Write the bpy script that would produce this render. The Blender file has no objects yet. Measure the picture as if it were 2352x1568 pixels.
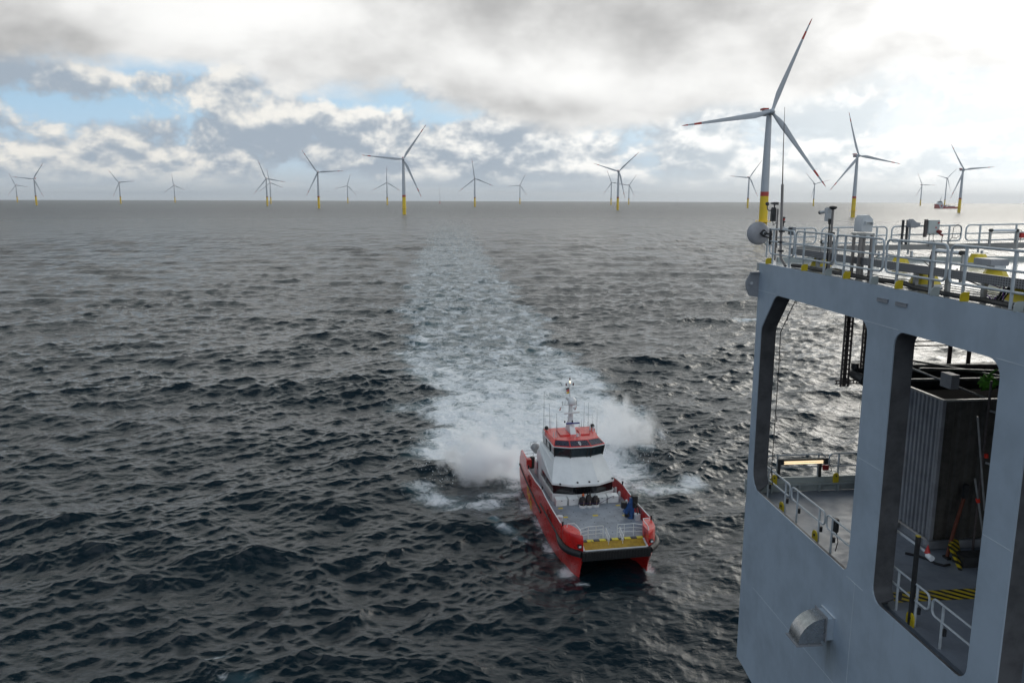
import bpy, bmesh, math, random
import numpy as np
from mathutils import Vector, Matrix, Euler
random.seed(7); RNG = np.random.default_rng(11)
PI = math.pi; R_ = math.radians
sc = bpy.context.scene; COL = sc.collection

# ------------------------------------------------------------------ camera
CAM_H, PITCH, ROLL, FPX = 30.0, R_(10.14), 0.0035, 1829.0       # focal length in pixels of a 2352 px wide frame
cam_d = bpy.data.cameras.new('camera'); cam = bpy.data.objects.new('camera', cam_d); COL.objects.link(cam)
cam_d.sensor_width = 36.0; cam_d.lens = 36.0 * FPX / 2352.0; cam_d.clip_start = 0.1; cam_d.clip_end = 90000
cF = Vector((0, math.cos(PITCH), -math.sin(PITCH))); _r = Vector((1, 0, 0)); _u = Vector((0, math.sin(PITCH), math.cos(PITCH)))
cR = _r * math.cos(ROLL) + _u * math.sin(ROLL); cU = _u * math.cos(ROLL) - _r * math.sin(ROLL)
M = Matrix((cR, cU, -cF)).transposed().to_4x4(); M.translation = Vector((0, 0, CAM_H)); cam.matrix_world = M
sc.camera = cam
sc.view_settings.view_transform = 'Standard'; sc.view_settings.look = 'None'
sc.view_settings.exposure = 0.2; sc.view_settings.gamma = 1.0
sc.cycles.use_denoising = True
sc.cycles.max_bounces = 14; sc.cycles.diffuse_bounces = 4; sc.cycles.glossy_bounces = 4; sc.cycles.volume_bounces = 12; sc.cycles.volume_step_rate = 0.35; sc.cycles.volume_max_steps = 128
sc.cycles.caustics_reflective = False; sc.cycles.caustics_refractive = False
SUN_AZ, SUN_EL = R_(42), R_(17)

def ray(x, y): return cF + cR * ((x - 1176.0) / FPX) - cU * ((y - 784.0) / FPX)
def at_z(x, y, z=0.0):
    d = ray(x, y); return Vector((0, 0, CAM_H)) + d * ((z - CAM_H) / d.z)

# ------------------------------------------------------------------ node helper
class NT:
    def __init__(s, tree): s.t = tree; s.n = tree.nodes; s.l = tree.links
    def put(s, sock, v):
        if isinstance(v, bpy.types.NodeSocket): s.l.new(v, sock)
        elif v is not None:
            if hasattr(sock.default_value, '__len__') and not hasattr(v, '__len__'): v = (v,) * len(sock.default_value)
            if hasattr(v, '__len__') and len(v) == 3 and len(sock.default_value) == 4: v = (*v, 1)
            sock.default_value = v
    def m(s, op, a, b=None, c=None):
        n = s.n.new('ShaderNodeMath'); n.operation = op
        for i, v in enumerate((a, b, c)):
            if v is not None: s.put(n.inputs[i], v)
        return n.outputs[0]
    def vm(s, op, a, b=None):
        n = s.n.new('ShaderNodeVectorMath'); n.operation = op; s.put(n.inputs[0], a)
        if b is not None: s.put(n.inputs[1], b)
        return n.outputs['Value'] if op in ('LENGTH', 'DOT_PRODUCT') else n.outputs[0]
    def mix(s, f, a, b, mode='MIX'):
        n = s.n.new('ShaderNodeMix'); n.data_type = 'RGBA'; n.blend_type = mode
        s.put(n.inputs[0], f); s.put(n.inputs[6], a); s.put(n.inputs[7], b); return n.outputs[2]
    def comb(s, x, y, z=0.0):
        n = s.n.new('ShaderNodeCombineXYZ')
        for i, v in enumerate((x, y, z)): s.put(n.inputs[i], v)
        return n.outputs[0]
    def sep(s, v):
        n = s.n.new('ShaderNodeSeparateXYZ'); s.put(n.inputs[0], v); return n.outputs
    def noise(s, vec, scale=1.0, detail=4.0, rough=0.5, dist=0.0, lac=2.0):
        n = s.n.new('ShaderNodeTexNoise'); s.put(n.inputs['Vector'], vec)
        for k, v in (('Scale', scale), ('Detail', detail), ('Roughness', rough), ('Distortion', dist), ('Lacunarity', lac)): s.put(n.inputs[k], v)
        return n.outputs['Fac']
    def sm(s, v, lo, hi, a=0.0, b=1.0):
        n = s.n.new('ShaderNodeMapRange'); n.interpolation_type = 'SMOOTHSTEP'
        for i, q in enumerate((v, lo, hi, a, b)): s.put(n.inputs[i], q)
        return n.outputs[0]
    def lin(s, v, lo, hi, a=0.0, b=1.0):
        n = s.n.new('ShaderNodeMapRange')
        for i, q in enumerate((v, lo, hi, a, b)): s.put(n.inputs[i], q)
        return n.outputs[0]
    def obj(s): return s.n.new('ShaderNodeTexCoord').outputs['Object']
    def gen(s): return s.n.new('ShaderNodeTexCoord').outputs['Generated']
    def attr(s, name):
        n = s.n.new('ShaderNodeAttribute'); n.attribute_name = name; return n.outputs['Fac']
    def bump(s, h, strength=1.0, dist=1.0, normal=None):
        n = s.n.new('ShaderNodeBump'); s.put(n.inputs['Height'], h); n.inputs['Strength'].default_value = strength
        n.inputs['Distance'].default_value = dist
        if normal is not None: s.l.new(normal, n.inputs['Normal'])
        return n.outputs[0]

# ------------------------------------------------------------------ sky and sun
world = bpy.data.worlds.new('World'); sc.world = world; world.use_nodes = True
def build_sky():
    t = NT(world.node_tree); t.n.clear()
    out = t.n.new('ShaderNodeOutputWorld'); bg = t.n.new('ShaderNodeBackground'); t.l.new(bg.outputs[0], out.inputs[0])
    bg.inputs['Strength'].default_value = 0.1
    sky = t.n.new('ShaderNodeTexSky'); sky.sky_type = 'NISHITA'; sky.sun_disc = False
    sky.sun_elevation = SUN_EL; sky.sun_rotation = SUN_AZ; sky.air_density = 1.0; sky.dust_density = 1.5; sky.ozone_density = 1.5
    v = t.gen(); x, y, z = t.sep(v)
    az = t.m('MULTIPLY', t.m('ARCTAN2', x, y), 180 / PI)
    el = t.m('MULTIPLY', t.m('ARCSINE', t.m('MINIMUM', t.m('MAXIMUM', z, -1.0), 1.0)), 180 / PI)
    K = 10.0                                                    # cloud radiances are given at background strength 0.1
    def c(r, g, b): return (r * K, g * K, b * K, 1)
    def gauss(a0, e0, wa, we):
        da = t.m('DIVIDE', t.m('SUBTRACT', az, a0), wa); de = t.m('DIVIDE', t.m('SUBTRACT', el, e0), we)
        return t.m('EXPONENT', t.m('MULTIPLY', t.m('ADD', t.m('MULTIPLY', da, da), t.m('MULTIPLY', de, de)), -1.0))
    sd = Vector((math.sin(SUN_AZ) * math.cos(SUN_EL), math.cos(SUN_AZ) * math.cos(SUN_EL), math.sin(SUN_EL)))
    ang = t.m('MULTIPLY', t.m('ARCCOSINE', t.m('MINIMUM', t.vm('DOT_PRODUCT', v, tuple(sd)), 1.0)), 180 / PI)
    # clear air between the clouds
    air = t.mix(t.sm(el, 0.5, 7.0), c(.47, .56, .63), c(.40, .64, .90))
    air = t.mix(t.sm(el, 2.0, 7.0, 0.97, 0.6), sky.outputs[0], air)
    air = t.mix(t.sm(az, 5.0, 28.0), air, c(.66, .72, .77))
    # cumulus band: puffs in azimuth / elevation, flattened towards the horizon
    ey = t.m('POWER', t.m('MAXIMUM', el, 0.02), 0.72)
    def puffs(dy, sx, sy, off, det=7.0):
        p = t.comb(t.m('MULTIPLY', az, sx), t.m('MULTIPLY', t.m('ADD', ey, dy), sy), off)
        return t.noise(p, 1.0, det, 0.60, 0.12)
    d0 = puffs(0.0, .17, .50, 3.1); d1 = puffs(0.40, .17, .50, 3.1, 4.0)
    shade = t.sm(t.m('SUBTRACT', d0, d1), -0.06, 0.13)
    bluegrey = t.mix(t.sm(az, -5.0, 26.0), c(.33, .39, .46), c(.56, .62, .66))
    bright = t.mix(t.sm(az, -28.0, 18.0), c(.80, .78, .73), c(.95, .95, .93))
    cum = t.mix(shade, bluegrey, bright)
    holes = t.m('ADD', t.m('ADD', gauss(-24.0, 5.5, 8.0, .9), gauss(-11.5, 6.6, 5.0, .9)), t.m('ADD', gauss(-26, 8.2, 8, .6), gauss(-4.0, 5.9, 3.0, .8)))
    cover = t.sm(t.m('SUBTRACT', d0, t.m('MULTIPLY', holes, 0.17)), 0.33, 0.46)
    # low streaky haze over the horizon
    st = t.noise(t.comb(t.m('MULTIPLY', az, .05), t.m('MULTIPLY', el, 1.6), 9.0), 1.0, 5.0, 0.55)
    low = t.mix(t.sm(st, .30, .70), c(.40, .465, .53), c(.48, .53, .57))
    low = t.mix(t.sm(az, 0.0, 26.0), low, c(.66, .69, .70))
    band = t.mix(cover, air, cum)
    band = t.mix(t.sm(el, 0.4, 2.3), low, band)
    # the grey deck overhead with its ragged lower edge
    def deckn(de, off, det): return t.noise(t.comb(t.m('MULTIPLY', az, .068), t.m('MULTIPLY', t.m('ADD', el, de), .115), off), 1.0, det, .52, .10)
    e1 = t.noise(t.comb(t.m('MULTIPLY', az, .09), t.m('MULTIPLY', el, .16), 33.0), 1.0, 7.0, .56, .1)
    e3 = deckn(0.0, 21.7, 8.0); e2 = deckn(1.6, 21.7, 4.0)
    dk = t.sm(t.m('ADD', t.m('MULTIPLY', t.m('SUBTRACT', e3, .5), .6), t.m('MULTIPLY', t.m('SUBTRACT', e3, e2), 0.55)), -0.2, 0.2)
    dark = t.m('ADD', t.m('ADD', gauss(-34, 9.0, 10, 2.2), t.m('MULTIPLY', gauss(9.0, 12.6, 10, 2.2), .95)), t.m('ADD', t.m('MULTIPLY', gauss(0.5, 6.3, 9, 1.0), .6), t.m('MULTIPLY', gauss(16, 8.5, 9, 3.2), .30)))
    lit = t.m('ADD', gauss(3.5, 9.0, 5.0, 3.0), t.m('ADD', gauss(-17, 11.5, 9, 2.0), gauss(8.0, 4.7, 4.5, 1.0)))
    tone = t.m('ADD', dk, t.m('SUBTRACT', t.m('MULTIPLY', lit, .35), t.m('MULTIPLY', dark, .62)))
    deck = t.mix(t.sm(tone, -.45, 1.35), c(.35, .35, .35), c(.90, .90, .885))
    edge = t.m('ADD', t.m('MULTIPLY', t.m('SUBTRACT', e1, .5), 7.0), t.m('ADD', 7.3, t.m('ADD', t.m('MULTIPLY', gauss(-34, 7, 12, 99), 1.2), t.m('MULTIPLY', gauss(6, 7, 12, 99), -2.8))))
    dm = t.sm(t.m('SUBTRACT', el, edge), -1.0, 1.1)
    skyc = t.mix(dm, band, deck)
    over = t.mix(t.sm(t.noise(t.vm('MULTIPLY', v, (2, 2, 2)), 1.5, 4.0), .35, .65), c(.03, .05, .075), c(.10, .13, .165))
    upper = t.mix(t.sm(az, -40.0, 15.0), c(.52, .58, .57), c(.86, .91, .89))
    upper = t.mix(t.sm(t.noise(t.vm('MULTIPLY', v, (3, 3, 3)), 1.5, 4.0), .35, .65, .0, .45), upper, c(.32, .36, .38))
    skyc = t.mix(t.sm(el, 17.0, 26.0), skyc, upper)
    skyc = t.mix(t.sm(el, 29.0, 47.0), skyc, over)
    # the veiled sun
    glow = t.m('ADD', t.m('MULTIPLY', t.m('EXPONENT', t.m('MULTIPLY', t.m('POWER', t.m('DIVIDE', ang, 15.0), 2.0), -1.0)), 0.70),
               t.m('MULTIPLY', t.m('EXPONENT', t.m('MULTIPLY', t.m('POWER', t.m('DIVIDE', ang, 28.0), 2.0), -1.0)), 0.17))
    glow = t.m('MULTIPLY', glow, t.lin(tone, -.3, .9, .55, 1.1))
    skyc = t.mix(1.0, skyc, t.mix(glow, c(0, 0, 0), c(1.0, .985, .95)), 'ADD')
    # away from the sun side, and below the horizon
    back = t.sm(t.m('ADD', y, t.m('MULTIPLY', x, .35)), -0.30, 0.22)
    skyc = t.mix(back, t.mix(t.sm(x, -.92, -.35), c(.17, .24, .35), c(.62, .69, .77)), skyc)
    skyc = t.mix(t.sm(el, -0.6, -0.2), c(.12, .15, .17), skyc)
    t.l.new(skyc, bg.inputs['Color'])
build_sky()
world.cycles.sampling_method = 'MANUAL'; world.cycles.sample_map_resolution = 1024
sun_d = bpy.data.lights.new('sun', 'SUN'); sun_d.energy = 0.75; sun_d.angle = R_(40); sun_d.color = (1.0, .94, .84)
sun = bpy.data.objects.new('sun', sun_d); COL.objects.link(sun)
_sd = Vector((math.sin(SUN_AZ) * math.cos(SUN_EL), math.cos(SUN_AZ) * math.cos(SUN_EL), math.sin(SUN_EL)))
sun.rotation_euler = _sd.to_track_quat('Z', 'Y').to_euler()

# ------------------------------------------------------------------ materials
MATS = {}
def mat(name, col, rough=0.5, metal=0.0, var=0.10, vscale=1.5, bump=0.0, bscale=30.0, coat=0.0, emit=None, estr=0.0, dirt=0.0):
    if name in MATS: return MATS[name]
    m = bpy.data.materials.new(name); m.use_nodes = True; MATS[name] = m
    t = NT(m.node_tree); b = t.n['Principled BSDF']
    o = t.obj(); n = t.noise(o, vscale, 5.0, .6)
    c2 = tuple(max(0, q * (1 - 2.2 * var)) for q in col)
    base = t.mix(t.sm(n, .35, .72), (*col, 1), (*c2, 1))
    if dirt:
        st = t.noise(t.vm('MULTIPLY', o, (6.0, 6.0, .5)), 1.0, 5.0, .6)
        base = t.mix(t.m('MULTIPLY', t.sm(st, .55, .78), dirt), base, (.10, .085, .065, 1))
    t.l.new(base, b.inputs['Base Color'])
    t.l.new(t.lin(t.noise(o, vscale * 4, 3.0), .3, .7, max(.03, rough - .08), min(1, rough + .08)), b.inputs['Roughness'])
    b.inputs['Metallic'].default_value = metal
    if coat: b.inputs['Coat Weight'].default_value = coat; b.inputs['Coat Roughness'].default_value = .15
    if bump: t.l.new(t.bump(t.noise(o, bscale, 3.0), .6, bump), b.inputs['Normal'])
    if emit: b.inputs['Emission Color'].default_value = (*emit, 1); b.inputs['Emission Strength'].default_value = estr
    return m
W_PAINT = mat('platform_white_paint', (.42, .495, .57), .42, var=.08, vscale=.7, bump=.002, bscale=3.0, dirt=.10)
def wall_marks():                                              # darker patch below the exhaust outlet, and runs below the openings
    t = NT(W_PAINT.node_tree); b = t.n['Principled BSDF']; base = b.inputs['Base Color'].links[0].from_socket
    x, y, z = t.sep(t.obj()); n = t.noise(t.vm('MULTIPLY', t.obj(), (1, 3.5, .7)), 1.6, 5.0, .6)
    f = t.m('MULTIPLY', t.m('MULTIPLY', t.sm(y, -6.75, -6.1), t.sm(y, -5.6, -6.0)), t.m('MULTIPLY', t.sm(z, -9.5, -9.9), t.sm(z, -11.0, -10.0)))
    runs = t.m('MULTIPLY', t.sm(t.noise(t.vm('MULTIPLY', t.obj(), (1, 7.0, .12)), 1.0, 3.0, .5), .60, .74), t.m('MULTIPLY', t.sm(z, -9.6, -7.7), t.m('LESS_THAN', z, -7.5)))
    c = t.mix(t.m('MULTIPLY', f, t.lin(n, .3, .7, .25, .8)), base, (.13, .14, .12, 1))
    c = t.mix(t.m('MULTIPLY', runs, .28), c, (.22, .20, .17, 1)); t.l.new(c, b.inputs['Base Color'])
wall_marks()
SEAMP = mat('weld_seam_paint', (.74, .78, .80), .45)
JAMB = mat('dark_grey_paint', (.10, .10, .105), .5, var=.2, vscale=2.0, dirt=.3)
RAILP = mat('pale_grey_rail_paint', (.52, .56, .58), .38, var=.08, vscale=6)
DECKP = mat('pale_deck_paint', (.46, .47, .46), .20, var=.10, vscale=.8, bump=.004, bscale=4.0, dirt=.15)
FLOORP = mat('blue_grey_deck_paint', (.22, .25, .30), .42, var=.14, vscale=.9, bump=.004, bscale=25.0, dirt=.2)
COAM = mat('grey_green_steel', (.38, .42, .41), .45, var=.08, vscale=2)
STEEL = mat('galvanised_steel', (.42, .42, .41), .42, .75, var=.15, vscale=5)
BROWN = mat('brown_steel', (.13, .105, .10), .55, .2, var=.2, vscale=6)
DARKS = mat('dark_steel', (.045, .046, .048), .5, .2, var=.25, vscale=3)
BLACK = mat('black_rubber', (.012, .012, .013), .55, var=.2, vscale=4)
MBLACK = mat('recess_shade_black', (.006, .006, .006), 1.0); MBLACK.node_tree.nodes['Principled BSDF'].inputs['Specular IOR Level'].default_value = .05  # deep shade inside the cabinet's open top, put into the colour
CABLE = mat('black_cable', (.015, .015, .018), .45, var=.2, vscale=8)
PURPLE = mat('violet_cable', (.16, .05, .28), .45)
YEL = mat('yellow_paint', (.66, .50, .02), .42, var=.10, vscale=4)
TYEL = mat('turbine_yellow_paint', (.90, .62, .01), .45, var=.05, vscale=.15)
TRED = mat('turbine_red_paint', (.50, .045, .03), .45, var=.05, vscale=.2)
TWHT = mat('turbine_grey_white_paint', (.50, .53, .56), .45, var=.03, vscale=.1)
GREY = mat('mid_grey_paint', (.30, .31, .33), .45, var=.1, vscale=3)
LGREY = mat('light_grey_paint', (.58, .60, .61), .4, var=.06, vscale=3)
REDP = mat('red_paint', (.46, .025, .022), .4, var=.1, vscale=4)
GLASS = mat('dark_glass', (.018, .03, .036), .06, var=.1, coat=.5)
B_RED = mat('boat_red_paint', (.62, .014, .010), .32, var=.13, vscale=1.3, coat=.35, dirt=.12)
B_WHT = mat('boat_white_paint', (.74, .75, .74), .36, var=.05, vscale=1.0, coat=.2, dirt=.08)
B_DECK = mat('boat_deck_paint', (.27, .30, .34), .55, var=.15, vscale=.8, bump=.002, bscale=40, dirt=.15)
B_GOLD = mat('ochre_grip_paint', (.36, .22, .015), .7, var=.15, vscale=3, bump=.003, bscale=60)
NAVY = mat('navy_panel', (.02, .024, .05), .3, var=.2, vscale=2)
BLUEP = mat('blue_crane_paint', (.02, .075, .22), .38, var=.2, vscale=3)
ORANGE = mat('orange_paint', (.70, .12, .015), .45, var=.12, vscale=3)
HIVIS = mat('bright_green_fabric', (.14, .46, .04), .8, var=.35, vscale=9)
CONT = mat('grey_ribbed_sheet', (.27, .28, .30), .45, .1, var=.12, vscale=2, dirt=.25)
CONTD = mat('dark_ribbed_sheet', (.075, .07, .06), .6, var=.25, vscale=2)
CANV = mat('grey_canvas', (.36, .36, .36), .75, var=.15, vscale=4)
LAMPW = mat('lit_tube', (1, .9, .7), .4, emit=(1.0, .76, .46), estr=.95)
LENS = mat('clear_tube', (.75, .78, .80), .2, var=.05)
GOLDF = mat('flag_gold', (.80, .50, .03), .7); BLACKF = mat('flag_black', (.012, .012, .012), .7); REDF = mat('flag_red', (.55, .02, .02), .7)
SIGNAL = mat('signal_light', (1, .8, .5), .3, emit=(1, .72, .4), estr=3.0)

def hazard(name, p, q, scale, axis_expr):                        # diagonal or block stripes of two paints
    m = bpy.data.materials.new(name); m.use_nodes = True; t = NT(m.node_tree); b = t.n['Principled BSDF']
    x, y, z = t.sep(t.obj())
    s = t.m('ADD', t.m('ADD', t.m('MULTIPLY', x, axis_expr[0]), t.m('MULTIPLY', y, axis_expr[1])), t.m('MULTIPLY', z, axis_expr[2]))
    f = t.m('GREATER_THAN', t.m('FRACT', t.m('MULTIPLY', s, scale)), .5)
    wear = t.sm(t.noise(t.obj(), 6.0, 5.0), .58, .72)
    t.l.new(t.mix(wear, t.mix(f, (*p, 1), (*q, 1)), (.16, .15, .13, 1)), b.inputs['Base Color']); b.inputs['Roughness'].default_value = .5
    return m
HAZ = hazard('black_yellow_stripes', (.55, .42, .02), (.02, .02, .02), 3.1, (1, 1, 1))
HAZB = hazard('black_yellow_blocks', (.62, .52, .02), (.02, .02, .025), .95, (0, 1, 0))
def perforated():
    m = bpy.data.materials.new('perforated_steel'); m.use_nodes = True; t = NT(m.node_tree); b = t.n['Principled BSDF']
    x, y, z = t.sep(t.obj())
    fx = t.m('ABSOLUTE', t.m('SUBTRACT', t.m('FRACT', t.m('MULTIPLY', y, 14.0)), .5)); fz = t.m('ABSOLUTE', t.m('SUBTRACT', t.m('FRACT', t.m('MULTIPLY', z, 20.0)), .5))
    h = t.m('MULTIPLY', t.m('LESS_THAN', fx, .24), t.m('LESS_THAN', fz, .26))
    t.l.new(t.mix(h, (.27, .27, .28, 1), (.03, .03, .035, 1)), b.inputs['Base Color']); b.inputs['Roughness'].default_value = .45; b.inputs['Metallic'].default_value = .4
    return m
PERF = perforated()

# ------------------------------------------------------------------ mesh helpers
class MB:
    def __init__(s): s.v = []; s.f = []; s.mi = []
    def add(s, vs, fs, mi=0):
        k = len(s.v); s.v += [tuple(q) for q in vs]; s.f += [tuple(i + k for i in f) for f in fs]; s.mi += [mi] * len(fs); return s
    def hexa(s, p, mi=0):                                        # 8 corners: bottom ring then top ring
        return s.add(p, [(3, 2, 1, 0), (4, 5, 6, 7), (0, 1, 5, 4), (1, 2, 6, 5), (2, 3, 7, 6), (3, 0, 4, 7)], mi)
    def box(s, c, d, rz=0.0, mi=0, taper=1.0):
        x, y, z = (q / 2 for q in d); C = Vector(c); ro = Matrix.Rotation(rz, 3, 'Z')
        P = [(-x, -y, -z), (x, -y, -z), (x, y, -z), (-x, y, -z), (-x * taper, -y * taper, z), (x * taper, -y * taper, z), (x * taper, y * taper, z), (-x * taper, y * taper, z)]
        return s.hexa([C + ro @ Vector(p) for p in P], mi)
    def span(s, a, b, mi=0): return s.box([(p + q) / 2 for p, q in zip(a, b)], [abs(q - p) for p, q in zip(a, b)], 0, mi)
    def beam(s, p, q, w, h, mi=0):
        p, q = Vector(p), Vector(q); d = (q - p).normalized(); up = Vector((0, 0, 1)) if abs(d.z) < .95 else Vector((0, 1, 0))
        a = d.cross(up).normalized() * w / 2; b = a.cross(d).normalized() * h / 2
        return s.hexa([p - a - b, p + a - b, p + a + b, p - a + b, q - a - b, q + a - b, q + a + b, q - a + b], mi)
    def tube(s, pts, r, n=8, closed=False, mi=0, cap=True):
        P = [Vector(p) for p in pts]; m = len(P); rs = r if hasattr(r, '__len__') else [r] * m
        vs = []; prev = None
        for i, p in enumerate(P):
            if closed: t = (P[(i + 1) % m] - P[i - 1]).normalized()
            else: t = (P[min(i + 1, m - 1)] - P[max(i - 1, 0)]).normalized()
            if prev is None:
                up = Vector((0, 0, 1)) if abs(t.z) < .9 else Vector((1, 0, 0)); a = t.cross(up).normalized()
            else: a = (prev - t * prev.dot(t)).normalized()
            prev = a; b = t.cross(a)
            vs += [p + (a * math.cos(2 * PI * k / n) + b * math.sin(2 * PI * k / n)) * rs[i] for k in range(n)]
        fs = []
        for i in range(m if closed else m - 1):
            j = (i + 1) % m
            fs += [(i * n + k, i * n + (k + 1) % n, j * n + (k + 1) % n, j * n + k) for k in range(n)]
        if not closed and cap: fs += [tuple(range(n - 1, -1, -1)), tuple((m - 1) * n + k for k in range(n))]
        return s.add(vs, fs, mi)
    def cyl(s, p, q, r1, r2=None, n=16, mi=0): return s.tube([p, q], [r1, r1 if r2 is None else r2], n, False, mi)
    def lathe(s, prof, c=(0, 0, 0), n=24, mi=0, axis='Z'):
        vs = []; fs = []; m = len(prof)
        for r, z in prof:
            for k in range(n):
                a = 2 * PI * k / n; p = (r * math.cos(a), r * math.sin(a), z)
                if axis == 'Y': p = (p[0], p[2], p[1])
                if axis == 'X': p = (p[2], p[0], p[1])
                vs.append((p[0] + c[0], p[1] + c[1], p[2] + c[2]))
        for i in range(m - 1): fs += [(i * n + k, i * n + (k + 1) % n, (i + 1) * n + (k + 1) % n, (i + 1) * n + k) for k in range(n)]
        fs += [tuple(range(n - 1, -1, -1)), tuple((m - 1) * n + k for k in range(n))]
        return s.add(vs, fs, mi)
    def sphere(s, c, r, n=16, m=10, mi=0):
        r = r if hasattr(r, '__len__') else (r, r, r); prof = [(max(1e-4, math.sin(PI * i / m)), -math.cos(PI * i / m)) for i in range(m + 1)]
        k = len(s.v); s.lathe(prof, (0, 0, 0), n, mi)
        for i in range(k, len(s.v)): p = s.v[i]; s.v[i] = (p[0] * r[0] + c[0], p[1] * r[1] + c[1], p[2] * r[2] + c[2])
        return s
    def prism(s, poly, h0, h1, f, mi=0):                         # poly in 2D, f maps (a, b, h) to 3D
        n = len(poly); vs = [f(a, b, h0) for a, b in poly] + [f(a, b, h1) for a, b in poly]
        return s.add(vs, [tuple(range(n - 1, -1, -1)), tuple(range(n, 2 * n))] + [(i, (i + 1) % n, n + (i + 1) % n, n + i) for i in range(n)], mi)
    def loft(s, rings, closed=True, cap=True, mi=0):
        n = len(rings[0]); vs = [p for r in rings for p in r]; fs = []
        for i in range(len(rings) - 1):
            for k in range(n if closed else n - 1): fs.append((i * n + k, i * n + (k + 1) % n, (i + 1) * n + (k + 1) % n, (i + 1) * n + k))
        if cap: fs += [tuple(range(n - 1, -1, -1)), tuple((len(rings) - 1) * n + k for k in range(n))]
        return s.add(vs, fs, mi)
    def build(s, name, m, parent=None, org=(0, 0, 0), smooth=40, bevel=0.0):
        me = bpy.data.meshes.new(name); o3 = Vector(org)
        me.from_pydata([tuple(Vector(p) - o3) for p in s.v], [], s.f)
        ms = m if isinstance(m, (list, tuple)) else [m]
        for q in ms: me.materials.append(q)
        if len(ms) > 1: me.polygons.foreach_set('material_index', s.mi)
        bm = bmesh.new(); bm.from_mesh(me); bmesh.ops.recalc_face_normals(bm, faces=bm.faces)
        if bevel: bmesh.ops.bevel(bm, geom=[e for e in bm.edges if e.is_manifold and e.calc_face_angle(0) > .5], offset=bevel, segments=2, affect='EDGES', clamp_overlap=True)
        bm.to_mesh(me); bm.free()
        if smooth: me.shade_smooth(); me.set_sharp_from_angle(angle=R_(smooth))
        o = bpy.data.objects.new(name, me); COL.objects.link(o)
        if parent: o.parent = parent
        return o
def tag(o, label=None, cat=None, group=None, kind=None):
    for k, v in (('label', label), ('category', cat), ('group', group), ('kind', kind)):
        if v: o[k] = v
    return o
def thing(name, label, cat, loc=(0, 0, 0), rz=0.0, group=None):
    o = bpy.data.objects.new(name, None); COL.objects.link(o); o.empty_display_size = .3
    o.location = loc; o.rotation_euler = (0, 0, rz); return tag(o, label, cat, group)
def arc(c, r, a0, a1, n=6): return [(c[0] + r * math.cos(R_(a0 + (a1 - a0) * i / n)), c[1] + r * math.sin(R_(a0 + (a1 - a0) * i / n))) for i in range(n + 1)]
def rrect(x0, y0, x1, y1, r, n=5): return arc((x1 - r, y1 - r), r, 0, 90, n) + arc((x0 + r, y1 - r), r, 90, 180, n) + arc((x0 + r, y0 + r), r, 180, 270, n) + arc((x1 - r, y0 + r), r, 270, 360, n)

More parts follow.
